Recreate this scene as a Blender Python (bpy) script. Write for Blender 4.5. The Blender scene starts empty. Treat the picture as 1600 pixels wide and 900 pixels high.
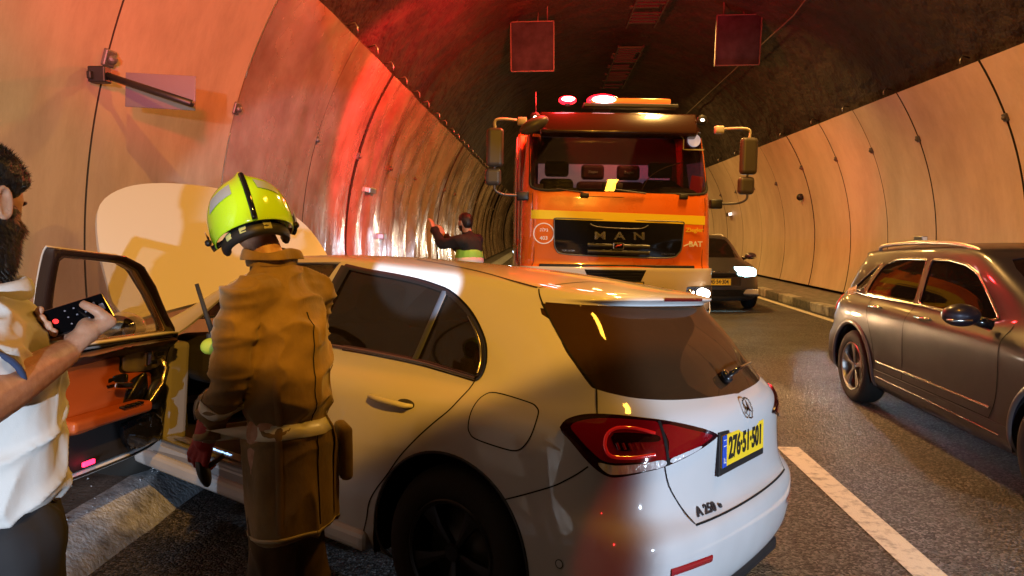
import bpy, bmesh, math, random
from math import sin, cos, pi, atan2, sqrt, radians, exp, atan
from mathutils import Vector as V, Matrix, Euler, noise, geometry
from mathutils.bvhtree import BVHTree
random.seed(7)
C = bpy.context.scene.collection
S = bpy.context.scene

# ------------------------------------------------------------------ camera
FPX = 1155.0
CAM_H = 1.6
cd = bpy.data.cameras.new('camera'); cam = bpy.data.objects.new('camera', cd); C.objects.link(cam)
cd.sensor_width = 36; cd.lens = FPX/1600*36; cd.clip_start = 0.05; cd.clip_end = 600
cam.location = (0, 0, CAM_H)
cam.rotation_euler = (pi/2 - atan(90/FPX), 0, atan(55/FPX))
S.camera = cam
CAMM = Euler(cam.rotation_euler).to_matrix()
def ray(px, py):
    return (CAMM @ V(((px-800)/FPX, (450-py)/FPX, -1))).normalized()
def at_y(px, py, y):
    d = ray(px, py); t = y/d.y
    return V((0, 0, CAM_H)) + d*t
def at_z(px, py, z):
    d = ray(px, py); t = (z-CAM_H)/d.z
    return V((0, 0, CAM_H)) + d*t

# ------------------------------------------------------------------ world + exposure
w = bpy.data.worlds.new('World'); S.world = w; w.use_nodes = True
bg = w.node_tree.nodes['Background']; bg.inputs[0].default_value = (0.9, 0.55, 0.3, 1); bg.inputs[1].default_value = 0.008
S.view_settings.view_transform = 'Standard'; S.view_settings.look = 'None'
S.view_settings.exposure = 0.0; S.view_settings.gamma = 1; S.view_settings.use_curve_mapping = False
S.render.engine = 'CYCLES'
S.cycles.use_denoising = True
S.cycles.max_bounces = 8; S.cycles.transparent_max_bounces = 12; S.cycles.diffuse_bounces = 3; S.cycles.glossy_bounces = 4
S.cycles.caustics_reflective = False; S.cycles.caustics_refractive = False
S.cycles.sample_clamp_indirect = 4

# ------------------------------------------------------------------ lights (lamps of the tunnel and of the vehicles on scene, plus added unseen spots)
def light(kind, loc, target, col, power, size=0.1, sizey=None, angle=60, blend=0.15):
    l = bpy.data.lights.new('lamp_light', kind); o = bpy.data.objects.new('lamp_light', l); C.objects.link(o)
    l.color = col; l.energy = power
    if kind == 'AREA':
        l.shape = 'RECTANGLE'; l.size = size; l.size_y = sizey or size
    elif kind == 'SPOT':
        l.shadow_soft_size = size; l.spot_size = radians(angle); l.spot_blend = blend
    else:
        l.shadow_soft_size = size
    o.location = loc
    if target is not None:
        o.rotation_euler = (V(target)-V(loc)).to_track_quat('-Z', 'Y').to_euler()
    return o
AMBER = (1.0, 0.44, 0.035); WARM = (1.0, 0.62, 0.30); COOL = (0.62, 0.80, 1.0); RED = (1.0, 0.015, 0.02)
DOOR_DEG = 60
HAZE_D = 0.0
# sodium lamps of the tunnel in the crown
for ly in (2.8, 9.0, 16.5, 24, 32, 42, 55):
    light('AREA', (2.3, ly, 5.75), (2.3, ly, 0), (1, .53, .13) if ly > 5 else AMBER, 360 if ly > 5 else 110, 0.35, 0.9)
light('SPOT', (1.8, -3.0, 5.7), (1.8-6*sin(radians(20)), -3.0+6*cos(radians(20)), 5.7-6*math.tan(radians(13))), AMBER, 2500, 0.06, angle=51, blend=0.06)  # unseen crown lamp; cone edge stands in for shade cast by bystanders
# unseen headlights of the emergency vehicles behind the photographer, plus an added side spot
light('SPOT', (0.8, -4.5, 1.45), (0.8-5*sin(radians(33.8)), -4.5+5*cos(radians(33.8)), 1.95), (0.78, 0.87, 0.98), 1900, 0.03, angle=40, blend=0.05)  # cone edge cut to imitate shadows of people behind the camera
light('SPOT', (0.8, -4.5, 1.6), (3.2, 5.5, 0.45), COOL, 1500, 0.05, angle=22, blend=0.5)
light('SPOT', (5.0, -0.9, 0.85), (1.92, 3.04, 0.30), COOL, 1900, 0.05, angle=36, blend=0.15)  # added unseen spot by the right kerb, angled to leave the car side dark
# red beacon of the unseen ambulance behind, and two added cool patch spots
light('SPOT', (0.35, -3.2, 1.9), (0.80, 2.60, 0.30), RED, 110, 0.02, angle=14.5, blend=0.12)  # cone edge shaped to draw the red patch's border on the bumper
light('SPOT', (0.8, -4.5, 1.9), (-0.56, 3.16, 1.41), COOL, 11000, 0.02, angle=2.8, blend=0.15)  # added unseen spot that makes the cool patch on the roof side
light('SPOT', (-0.6, -4.5, 0.7), (-2.10, 3.6, 0.36), COOL, 1100, 0.02, angle=7, blend=0.2)  # added unseen spot for the cool light on sill and kerb
light('SPOT', (1.5, -4.0, 2.4), (-2.75, 6.3, 3.65), RED, 8500, 0.15, angle=19, blend=0.8)
# beacons and headlamp beam of the fire engine, headlamp of the dark car behind it
light('POINT', (0.15, 9.7, 3.9), None, RED, 380, 0.12)
light('SPOT', (0.1, 9.9, 3.8), (0.3, 16.0, 7.6), RED, 2400, 0.1, angle=110, blend=0.8)
light('SPOT', (0.2, 9.3, 3.6), (-3.0, 12.5, 3.2), RED, 2200, 0.1, angle=80, blend=0.4)
light('SPOT', (2.0, 9.4, 3.3), (6.5, 19.0, 2.0), RED, 1700, 0.1, angle=34, blend=0.8)
light('SPOT', (1.95, 9.1, 0.82), (1.9, 4.0, 0.35), WARM, 160, 0.08, angle=70, blend=0.6)
light('SPOT', (3.95, 14.55, 0.80), (3.35, 7.6, 0.5), COOL, 650, 0.06, angle=16, blend=0.5)
light('SPOT', (-1.0, 21.0, 1.0), (-2.9, 11.0, 2.9), COOL, 28, 0.08, angle=40, blend=0.8)  # added unseen spot for grazing highlights on the left metal panels
light('SPOT', (-0.6, 34.0, 1.0), (-2.9, 20.0, 2.3), (1, .85, .6), 110, 0.08, angle=50, blend=0.8)  # second unseen spot, added for highlights farther down the left wall


# ------------------------------------------------------------------ materials
MATS = {}
def mat(name, col, rough=0.5, metal=0.0, coat=0.0, emit=None, estr=0, trans=0, ior=1.45, spec=0.5, alpha=1, sheen=0):
    if name in MATS: return MATS[name]
    m = bpy.data.materials.new(name); m.use_nodes = True
    b = m.node_tree.nodes['Principled BSDF']; i = b.inputs
    i['Base Color'].default_value = (*col, 1); i['Roughness'].default_value = rough; i['Metallic'].default_value = metal
    i['Coat Weight'].default_value = coat; i['Coat Roughness'].default_value = 0.05
    i['Transmission Weight'].default_value = trans; i['IOR'].default_value = ior; i['Specular IOR Level'].default_value = spec
    i['Alpha'].default_value = alpha; i['Sheen Weight'].default_value = sheen
    if emit: i['Emission Color'].default_value = (*emit, 1); i['Emission Strength'].default_value = estr
    MATS[name] = m; return m
def nodes(m): return m.node_tree.nodes, m.node_tree.links, m.node_tree.nodes['Principled BSDF']
def add_noise_color(m, c1, c2, scale=5, detail=6, lo=0.35, hi=0.65, coord='Object', stretch=(1,1,1), rough=0.6):
    n, l, b = nodes(m)
    tc = n.new('ShaderNodeTexCoord'); mp = n.new('ShaderNodeMapping'); mp.inputs['Scale'].default_value = stretch
    t = n.new('ShaderNodeTexNoise'); t.inputs['Scale'].default_value = scale; t.inputs['Detail'].default_value = detail; t.inputs['Roughness'].default_value = rough
    r = n.new('ShaderNodeValToRGB'); r.color_ramp.elements[0].position = lo; r.color_ramp.elements[1].position = hi
    r.color_ramp.elements[0].color = (*c1, 1); r.color_ramp.elements[1].color = (*c2, 1)
    l.new(tc.outputs[coord], mp.inputs[0]); l.new(mp.outputs[0], t.inputs[0]); l.new(t.outputs[0], r.inputs[0]); l.new(r.outputs[0], b.inputs['Base Color'])
    return mp, t, r
def add_bump(m, scale=50, strength=0.3, dist=0.01, detail=4, kind='NOISE', coord='Object', stretch=(1,1,1)):
    n, l, b = nodes(m)
    tc = n.new('ShaderNodeTexCoord'); mp = n.new('ShaderNodeMapping'); mp.inputs['Scale'].default_value = stretch
    if kind == 'VORONOI':
        t = n.new('ShaderNodeTexVoronoi'); t.inputs['Scale'].default_value = scale; out = t.outputs['Distance']
    else:
        t = n.new('ShaderNodeTexNoise'); t.inputs['Scale'].default_value = scale; t.inputs['Detail'].default_value = detail; out = t.outputs[0]
    bp = n.new('ShaderNodeBump'); bp.inputs['Strength'].default_value = strength; bp.inputs['Distance'].default_value = dist
    l.new(tc.outputs[coord], mp.inputs[0]); l.new(mp.outputs[0], t.inputs[0]); l.new(out, bp.inputs['Height'])
    if b.inputs['Normal'].links:
        l.new(b.inputs['Normal'].links[0].from_socket, bp.inputs['Normal'])
    l.new(bp.outputs[0], b.inputs['Normal'])
    return bp
def add_rough_noise(m, lo, hi, scale=4, detail=5):
    n, l, b = nodes(m)
    tc = n.new('ShaderNodeTexCoord'); t = n.new('ShaderNodeTexNoise'); t.inputs['Scale'].default_value = scale; t.inputs['Detail'].default_value = detail
    r = n.new('ShaderNodeMapRange'); r.inputs['From Min'].default_value = 0.35; r.inputs['From Max'].default_value = 0.65
    r.inputs['To Min'].default_value = lo; r.inputs['To Max'].default_value = hi
    l.new(tc.outputs['Object'], t.inputs[0]); l.new(t.outputs[0], r.inputs[0]); l.new(r.outputs[0], b.inputs['Roughness'])

black = mat('black_plastic', (0.012, 0.012, 0.013), 0.45)
gloss_black = mat('gloss_black', (0.008, 0.008, 0.01), 0.08, coat=0.5)
rubber = mat('rubber', (0.015, 0.015, 0.015), 0.75)
tyre_m = mat('tyre_rubber', (0.018, 0.017, 0.016), 0.8); add_bump(tyre_m, 40, 0.2, 0.004)
chrome = mat('chrome', (0.75, 0.75, 0.75), 0.12, metal=1)
steel = mat('steel', (0.45, 0.45, 0.46), 0.35, metal=1)
dark_steel = mat('dark_steel', (0.12, 0.12, 0.12), 0.5, metal=0.6)
interior_dark = mat('dark_trim', (0.02, 0.018, 0.018), 0.6)
seat_m = mat('seat_leather', (0.05, 0.018, 0.012), 0.45)

# ------------------------------------------------------------------ object helpers
def link(name, me, m=None, parent=None, mats=None):
    o = bpy.data.objects.new(name, me); C.objects.link(o)
    for x in (mats or ([m] if m else [])): me.materials.append(x)
    if parent is not None: o.parent = parent
    return o
def tag(o, label=None, cat=None, group=None, kind=None):
    if label: o['label'] = label
    if cat: o['category'] = cat
    if group: o['group'] = group
    if kind: o['kind'] = kind
    return o
def thing(name, label, cat, loc=(0,0,0), rot=(0,0,0), group=None):
    o = bpy.data.objects.new(name, None); C.objects.link(o); o.empty_display_size = 0.1
    o.location = loc; o.rotation_euler = rot
    return tag(o, label, cat, group)
def from_py(name, vs, fs, m=None, parent=None, smooth=True, mats=None, fm=None):
    me = bpy.data.meshes.new(name); me.from_pydata([tuple(v) for v in vs], [], fs); me.validate()
    if smooth: me.polygons.foreach_set('use_smooth', [True]*len(me.polygons))
    if fm and len(fm) == len(me.polygons): me.polygons.foreach_set('material_index', fm)
    me.update()
    return link(name, me, m, parent, mats)
def from_bm(name, bm, m=None, parent=None, smooth=False, mats=None, recalc=True):
    if recalc: bmesh.ops.recalc_face_normals(bm, faces=bm.faces)
    me = bpy.data.meshes.new(name); bm.to_mesh(me); bm.free()
    if smooth: me.polygons.foreach_set('use_smooth', [True]*len(me.polygons))
    return link(name, me, m, parent, mats)
def bev(o, width=0.01, seg=2, angle=35):
    mo = o.modifiers.new('bevel', 'BEVEL'); mo.width = width; mo.segments = seg; mo.limit_method = 'ANGLE'; mo.angle_limit = radians(angle)
    return o
def subs(o, n=2):
    mo = o.modifiers.new('sub', 'SUBSURF'); mo.levels = n; mo.render_levels = n
    return o
def add_box(bm, c, s, rot=None):
    m = Matrix.Translation(c)
    if rot is not None: m = m @ (rot if isinstance(rot, Matrix) else Euler(rot).to_matrix().to_4x4())
    return bmesh.ops.create_cube(bm, size=1, matrix=m @ Matrix.Diagonal((*s, 1)))['verts']
def box(name, c, s, m, parent=None, rot=None, b=0.0, seg=2):
    bm = bmesh.new(); add_box(bm, c, s, rot); o = from_bm(name, bm, m, parent)
    if b: bev(o, b, seg); o.data.polygons.foreach_set('use_smooth', [True]*len(o.data.polygons))
    return o
def frame_at(d):
    d = d.normalized(); up = V((0, 0, 1)) if abs(d.z) < 0.9 else V((1, 0, 0))
    s = d.cross(up).normalized(); return s, s.cross(d).normalized()
def add_tube(bm, pts, r, n=10, cap=True, flat=1.0):
    pts = [V(p) for p in pts]; rings = []
    s = None
    for i, p in enumerate(pts):
        d = (pts[min(i+1, len(pts)-1)]-pts[max(i-1, 0)]).normalized()
        if s is None: s, u = frame_at(d)
        else:
            s = (s - d*s.dot(d)).normalized(); u = s.cross(d)
        rr = r[i] if isinstance(r, (list, tuple)) else r
        rings.append([bm.verts.new(p + s*cos(2*pi*k/n)*rr + u*sin(2*pi*k/n)*rr*flat) for k in range(n)])
    for a, b in zip(rings, rings[1:]):
        for k in range(n): bm.faces.new((a[k], a[(k+1) % n], b[(k+1) % n], b[k]))
    if cap:
        bm.faces.new(rings[0][::-1]); bm.faces.new(rings[-1])
def tube(name, pts, r, m, parent=None, n=10, flat=1.0):
    bm = bmesh.new(); add_tube(bm, pts, r, n, flat=flat); o = from_bm(name, bm, m, parent, smooth=True)
    return o
def add_lathe(bm, prof, n=32, mtx=None, close=False):
    mtx = mtx or Matrix()
    rings = []
    for r, z in prof:
        rings.append([bm.verts.new(mtx @ V((r*cos(2*pi*k/n), r*sin(2*pi*k/n), z))) for k in range(n)])
    for a, b in zip(rings, rings[1:]):
        for k in range(n): bm.faces.new((a[k], a[(k+1) % n], b[(k+1) % n], b[k]))
    if close:
        bm.faces.new(rings[0][::-1]); bm.faces.new(rings[-1])
def lathe(name, prof, m, parent=None, n=32, mtx=None, close=True):
    bm = bmesh.new(); add_lathe(bm, prof, n, mtx, close); return from_bm(name, bm, m, parent, smooth=True)
def spline(pts, n=6, closed=False):
    P = [V(p) for p in pts]; out = []; N = len(P); rng = range(N if closed else N-1)
    for i in rng:
        if closed: p0, p1, p2, p3 = P[(i-1) % N], P[i], P[(i+1) % N], P[(i+2) % N]
        else: p0, p1, p2, p3 = P[max(i-1, 0)], P[i], P[i+1], P[min(i+2, N-1)]
        for k in range(n):
            t = k/n
            out.append(0.5*((2*p1)+(p2-p0)*t+(2*p0-5*p1+4*p2-p3)*t*t+(3*p1-p0-3*p2+p3)*t**3))
    if not closed: out.append(P[-1])
    return out
def roundpoly(pts, r=0.25, n=4):
    """2D/3D polygon with corners rounded: r = fraction of the shorter side"""
    P = [V(p) for p in pts]; out = []; N = len(P)
    for i in range(N):
        a, b, c = P[i-1], P[i], P[(i+1) % N]
        rr = r[i] if isinstance(r, (list, tuple)) else r
        if rr <= 0: out.append(b); continue
        p, q = b.lerp(a, rr), b.lerp(c, rr)
        for k in range(n+1):
            t = k/n; out.append(p*(1-t)**2+b*2*t*(1-t)+q*t*t)
    return out
def prism(name, poly, depth, m, parent=None, axis='y', at=0, b=0.0):
    """poly = 2D outline (u,v); axis = extrusion axis; solid from at to at+depth"""
    def P(u, v, d): return V((u, d, v)) if axis == 'y' else (V((d, u, v)) if axis == 'x' else V((u, v, d)))
    bm = bmesh.new()
    f0 = [bm.verts.new(P(p[0], p[1], at)) for p in poly]; f1 = [bm.verts.new(P(p[0], p[1], at+depth)) for p in poly]
    bm.faces.new(f0); bm.faces.new(f1[::-1]); n = len(poly)
    for i in range(n): bm.faces.new((f0[i], f0[(i+1) % n], f1[(i+1) % n], f1[i]))
    o = from_bm(name, bm, m, parent)
    if b: bev(o, b, 2)
    return o
def text(name, s, size, m, parent, mtx, depth=0.002, sx=1.0, font=None, bold=0.0):
    cu = bpy.data.curves.new('t', 'FONT'); cu.body = s; cu.size = size; cu.align_x = 'CENTER'; cu.align_y = 'CENTER'
    cu.extrude = depth; cu.offset = bold; cu.resolution_u = 3
    o = bpy.data.objects.new('t', cu); C.objects.link(o)
    bpy.context.view_layer.update()
    dg = bpy.context.evaluated_depsgraph_get()
    me = bpy.data.meshes.new_from_object(o.evaluated_get(dg)); bpy.data.objects.remove(o)
    me.transform(mtx @ Matrix.Diagonal((sx, 1, 1, 1)))
    me.materials.clear()
    return link(name, me, m, parent)
def rot_from(xd, yd):
    x = V(xd).normalized(); z = x.cross(V(yd)).normalized(); y = z.cross(x)
    return Matrix((x, y, z)).transposed().to_4x4()

# ------------------------------------------------------------------ surface cutting (car panels are cut out of one body surface)
def in_poly(p, poly):
    x, y = p; c = False; j = len(poly)-1
    for i in range(len(poly)):
        xi, yi = poly[i][0], poly[i][1]; xj, yj = poly[j][0], poly[j][1]
        if (yi > y) != (yj > y) and x < (xj-xi)*(y-yi)/(yj-yi)+xi: c = not c
        j = i
    return c
def cut_region(bm, lay, rid, poly, U, W, filt, only=None):
    D = U.cross(W)
    us = [p[0] for p in poly]; ws = [p[1] for p in poly]
    b0, b1, b2, b3 = min(us), max(us), min(ws), max(ws)
    def bb(f):
        a = [v.co.dot(U) for v in f.verts]; b = [v.co.dot(W) for v in f.verts]
        return min(a), max(a), min(b), max(b)
    cand = []
    for f in bm.faces:
        if not filt(f): continue
        if only is not None and f[lay] not in only: continue
        q = bb(f)
        if q[0] <= b1 and q[1] >= b0 and q[2] <= b3 and q[3] >= b2: cand.append(f)
    cand = set(cand)
    N = len(poly)
    for i in range(N):
        a, b = poly[i], poly[(i+1) % N]
        s0, s1, s2, s3 = min(a[0], b[0])-1e-4, max(a[0], b[0])+1e-4, min(a[1], b[1])-1e-4, max(a[1], b[1])+1e-4
        sub = []
        for f in cand:
            q = bb(f)
            if q[0] <= s1 and q[1] >= s0 and q[2] <= s3 and q[3] >= s2: sub.append(f)
        if not sub: continue
        co = U*a[0]+W*a[1]; dr = U*(b[0]-a[0])+W*(b[1]-a[1])
        if dr.length < 1e-6: continue
        no = D.cross(dr).normalized()
        g = set(sub)
        for f in sub: g.update(f.edges); g.update(f.verts)
        r = bmesh.ops.bisect_plane(bm, geom=list(g), dist=1e-5, plane_co=co, plane_no=no)
        cand -= set(sub)
        cand |= {x for x in r['geom'] if isinstance(x, bmesh.types.BMFace)}
        cand = {f for f in cand if f.is_valid}
    for f in cand:
        c = f.calc_center_median()
        if in_poly((c.dot(U), c.dot(W)), poly): f[lay] = rid
def sheet(name, bm, lay, rids, nl, m, parent, off=0.0, thick=0.0, mtx=None, inner=None):
    """take the faces of the given regions as a panel with smooth normals, offset and thickness"""
    fs = [f for f in bm.faces if f[lay] in rids]
    idx = {}; vs = []; ns = []
    for f in fs:
        for v in f.verts:
            if v not in idx:
                idx[v] = len(vs); n = V(v[nl]).normalized(); vs.append(v.co+n*off); ns.append(n)
    F = [[idx[v] for v in f.verts] for f in fs]; FM = [0]*len(F)
    LN = [ns[i] for f in F for i in f]
    if thick:
        k = len(vs); vs += [vs[i]-ns[i]*thick for i in range(k)]; ns2 = ns+[-n for n in ns]
        inn = [[i+k for i in reversed(f)] for f in F]
        fset = set(fs); rim = []
        for f in fs:
            for lp in f.loops:
                e = lp.edge
                if sum(1 for g in e.link_faces if g in fset) == 1:
                    a, b = idx[lp.vert], idx[lp.link_loop_next.vert]; rim.append([b, a, a+k, b+k])
        LN += [ns2[i] for f in inn for i in f]
        F += inn; FM += [1 if inner else 0]*len(inn)
        for q in rim:
            n = (vs[q[1]]-vs[q[0]]).cross(vs[q[3]]-vs[q[0]]); n = n.normalized() if n.length > 1e-9 else V((0, 0, 1))
            LN += [n]*4
        F += rim; FM += [0]*len(rim)
    if mtx is not None:
        vs = [mtx @ v for v in vs]; R = mtx.to_3x3(); LN = [(R @ n).normalized() for n in LN]
    me = bpy.data.meshes.new(name); me.from_pydata([tuple(v) for v in vs], [], F)
    me.polygons.foreach_set('use_smooth', [True]*len(me.polygons))
    me.polygons.foreach_set('material_index', FM)
    me.normals_split_custom_set([tuple(n) for n in LN]); me.update()
    return link(name, me, None, parent, mats=[m]+([inner] if inner else []))
def surf_path(bvh, pts, D, eps=0.002):
    out = []
    for p in pts:
        h, n, i, d = bvh.ray_cast(p-D*3, D)
        if h is not None:
            if n.dot(D) > 0: n = -n
            out.append((h+n*eps, n))
    return out
def strip(name, path, width, m, parent, closed=False, h=0.0006, mtx=None):
    """thin strip lying on a surface along path [(co, normal)]"""
    P = [p for p, n in path]; N = len(P); vs = []; fs = []
    for i in range(N):
        a = P[(i-1) % N] if closed or i else P[0]; b = P[(i+1) % N] if closed or i < N-1 else P[-1]
        d = (b-a); d = d.normalized() if d.length > 1e-9 else V((1, 0, 0))
        n = path[i][1]; s = d.cross(n).normalized()*width/2
        vs += [P[i]-s, P[i]-s*0.5+n*h, P[i]+s*0.5+n*h, P[i]+s]
    for i in range(N if closed else N-1):
        j = (i+1) % N
        for k in range(3): fs.append((4*i+k, 4*i+k+1, 4*j+k+1, 4*j+k))
    if mtx is not None: vs = [mtx @ v for v in vs]
    return from_py(name, vs, fs, m, parent)

# ================================================================== TUNNEL
TX, TZ, TR = 1.78, 1.30, 4.87
def wall_pt(side, z, y, off=0.0):
    R = TR+off; dz = z-TZ
    return V((TX + side*sqrt(max(R*R-dz*dz, 0)), y, z))
def ang_pt(th, y, R):   # th measured from +X about the axis
    return V((TX+R*cos(th), y, TZ+R*sin(th)))
Y0, Y1 = -9.0, 75.0
# asphalt
asph = mat('asphalt', (0.05, 0.05, 0.05), 0.5, spec=0.6)
add_noise_color(asph, (0.010, 0.010, 0.011), (0.075, 0.072, 0.073), 0.8, 9, 0.2, 0.8)
n_, l_, b_ = nodes(asph); vo = n_.new('ShaderNodeTexVoronoi'); vo.inputs['Scale'].default_value = 78; tc_ = n_.new('ShaderNodeTexCoord'); l_.new(tc_.outputs['Object'], vo.inputs['Vector'])
sv = n_.new('ShaderNodeSeparateColor'); l_.new(vo.outputs['Color'], sv.inputs[0]); pw = n_.new('ShaderNodeMath'); pw.operation = 'POWER'; pw.inputs[1].default_value = 2.2; l_.new(sv.outputs[0], pw.inputs[0])
mp_ = n_.new('ShaderNodeMapRange'); mp_.inputs['To Min'].default_value = 0.25; mp_.inputs['To Max'].default_value = 4.2; l_.new(pw.outputs[0], mp_.inputs[0])
src_ = b_.inputs['Base Color'].links[0].from_socket; vm_ = n_.new('ShaderNodeVectorMath'); vm_.operation = 'SCALE'; l_.new(src_, vm_.inputs[0]); l_.new(mp_.outputs[0], vm_.inputs['Scale']); l_.new(vm_.outputs[0], b_.inputs['Base Color'])
bp_a = n_.new('ShaderNodeBump'); bp_a.inputs['Strength'].default_value = 1.0; bp_a.inputs['Distance'].default_value = 0.012; bp_a.invert = True; l_.new(vo.outputs['Distance'], bp_a.inputs['Height'])
bp_b = n_.new('ShaderNodeBump'); bp_b.inputs['Strength'].default_value = 0.7; bp_b.inputs['Distance'].default_value = 0.012; l_.new(sv.outputs[1], bp_b.inputs['Height']); l_.new(bp_a.outputs[0], bp_b.inputs['Normal']); l_.new(bp_b.outputs[0], b_.inputs['Normal'])
add_rough_noise(asph, 0.42, 0.62, 1.6)
def sheet_xy(name, x0, x1, y0, y1, z, m, nx=1, ny=1):
    vs = []; fs = []
    for j in range(ny+1):
        for i in range(nx+1): vs.append((x0+(x1-x0)*i/nx, y0+(y1-y0)*j/ny, z))
    for j in range(ny):
        for i in range(nx):
            a = j*(nx+1)+i; fs.append((a, a+1, a+nx+2, a+nx+1))
    return from_py(name, vs, fs, m, smooth=False)
tag(sheet_xy('road', -4.2, 7.8, Y0, Y1, 0, asph), 'dark coarse asphalt carriageway of the tunnel', 'road', kind='structure')
paint = mat('line_paint', (0.75, 0.70, 0.58), 0.55)
add_noise_color(paint, (0.30, 0.28, 0.24), (0.74, 0.70, 0.60), 14, 9, 0.30, 0.50); add_bump(paint, 120, 0.6, 0.006, kind='VORONOI')
def mark(name, x0, x1, y0, y1, label):
    o = sheet_xy(name, x0, x1, y0, y1, 0.004, paint); return tag(o, label, 'road marking', kind='structure')
mark('lane_dash', 1.70, 1.86, -1.0, 5.45, 'worn white dashed lane line beside the white car bumper')
mark('lane_dash', 1.70, 1.86, 11.5, 14.5, 'dashed lane line under the fire truck')
mark('edge_line', 4.99, 5.13, Y0, Y1, 'pale edge line along the right kerb')
# walkways + kerbs
conc = mat('walkway_concrete', (0.20, 0.19, 0.18), 0.8); add_noise_color(conc, (0.10, 0.10, 0.10), (0.26, 0.25, 0.24), 6, 8, 0.3, 0.7); add_bump(conc, 60, 0.5, 0.006)
conc2 = mat('dark_walkway', (0.10, 0.10, 0.10), 0.8); add_noise_color(conc2, (0.035, 0.036, 0.04), (0.13, 0.13, 0.135), 5, 9, 0.3, 0.7); add_bump(conc2, 40, 0.8, 0.012)
def slab(name, x0, x1, y0, y1, z0, z1, m, b=0.0):
    bm = bmesh.new(); add_box(bm, ((x0+x1)/2, (y0+y1)/2, (z0+z1)/2), (x1-x0, y1-y0, z1-z0)); o = from_bm(name, bm, m)
    if b: bev(o, b, 3)
    return o
tag(slab('walkway', 5.48, 6.8, Y0, Y1, 0, 0.175, conc), 'concrete walkway along the right tunnel wall', 'walkway', kind='structure')
kw = mat('kerb_white', (0.62, 0.62, 0.60), 0.6); add_noise_color(kw, (0.16, 0.15, 0.145), (0.46, 0.45, 0.43), 5, 8, 0.36, 0.62)
kb = mat('kerb_dark', (0.05, 0.05, 0.055), 0.6); add_noise_color(kb, (0.06, 0.06, 0.06), (0.16, 0.155, 0.15), 9, 7)
bmw, bmb = bmesh.new(), bmesh.new(); y = Y0; k = 0
while y < Y1:
    add_box(bmw if k % 2 else bmb, (5.36, y+0.49, 0.085), (0.24, 0.975, 0.19)); y += 1.0; k += 1
me_w = from_bm('kerb', bmw, kw); bev(me_w, 0.02, 2); tag(me_w, 'white painted kerb stones along the right walkway', 'kerb', kind='structure')
me_b = from_bm('kerb', bmb, kb); bev(me_b, 0.02, 2); tag(me_b, 'unpainted dark kerb stones between the white ones on the right', 'kerb', kind='structure')
# left walkway: sloping kerb, slightly broken
def kx(y): return -1.12+0.03*sin(y*3)
vs = []; fs = []; ny = 240
prof = [(-3.4, 0.17), (-3.0, 0.172), (-2.7, 0.17), (-2.42, 0.175), (-2.33, 0.165), (-2.24, 0.11), (-2.15, 0.03), (-2.12, -0.01)]
for j in range(ny+1):
    y = Y0+(Y1-Y0)*j/ny if j > 200 else Y0 + j*0.11
    for i, (x, z) in enumerate(prof):
        nz = noise.noise(V((x*3, y*3, 0)))*0.008
        vs.append((x+(noise.noise(V((y*2.2, i, 1)))*0.02 if i > 2 else 0), y, z+nz))
P = len(prof)
for j in range(ny):
    for i in range(P-1): a = j*P+i; fs.append((a, a+1, a+P+1, a+P))
kerbstone = mat('left_kerb_stone', (0.2, 0.2, 0.21), 0.75); add_noise_color(kerbstone, (0.14, 0.16, 0.19), (0.42, 0.47, 0.54), 14, 8, 0.3, 0.7); add_bump(kerbstone, 50, 0.8, 0.01)
fm = [0 if i < 3 else 1 for j in range(ny) for i in range(P-1)]
lw = from_py('walkway', vs, fs, None, None, True, [conc2, kerbstone], fm); tag(lw, 'dark walkway with a worn sloping kerb along the left wall', 'walkway', kind='structure')
# glass crumbs / grit scattered on left walkway and an irregular joint
grit = mat('grit_bits', (0.35, 0.36, 0.38), 0.4); bm = bmesh.new(); rr = random.Random(3)
for i in range(130):
    y = rr.uniform(1.2, 4.6); x = rr.uniform(-2.95, -2.3); s = rr.uniform(0.002, 0.009)
    bmesh.ops.create_icosphere(bm, subdivisions=1, radius=s, matrix=Matrix.Translation((x, y, 0.172)))
tag(from_bm('gravel', bm, grit), 'small pale grit scattered on the dark walkway', 'grit', kind='stuff')
crack = mat('crack_dark', (0.01, 0.01, 0.01), 0.9)

# vault (shotcrete) behind the panels
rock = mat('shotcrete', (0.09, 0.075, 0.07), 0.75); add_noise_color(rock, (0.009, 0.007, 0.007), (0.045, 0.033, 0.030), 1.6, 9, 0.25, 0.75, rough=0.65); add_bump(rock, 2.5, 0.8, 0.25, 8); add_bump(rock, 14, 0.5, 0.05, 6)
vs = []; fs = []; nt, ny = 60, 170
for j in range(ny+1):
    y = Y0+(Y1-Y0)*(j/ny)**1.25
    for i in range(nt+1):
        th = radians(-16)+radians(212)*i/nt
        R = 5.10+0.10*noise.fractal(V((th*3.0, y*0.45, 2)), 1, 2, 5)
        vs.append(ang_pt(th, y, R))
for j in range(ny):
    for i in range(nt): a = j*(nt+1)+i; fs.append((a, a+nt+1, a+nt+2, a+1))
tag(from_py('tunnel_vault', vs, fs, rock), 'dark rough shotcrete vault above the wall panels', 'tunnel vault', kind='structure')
tag(slab('tunnel_end', -4.5, 8, Y1-0.5, Y1, 0, 8, rock), 'dark far end of the tunnel', 'tunnel end', kind='structure')

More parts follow.
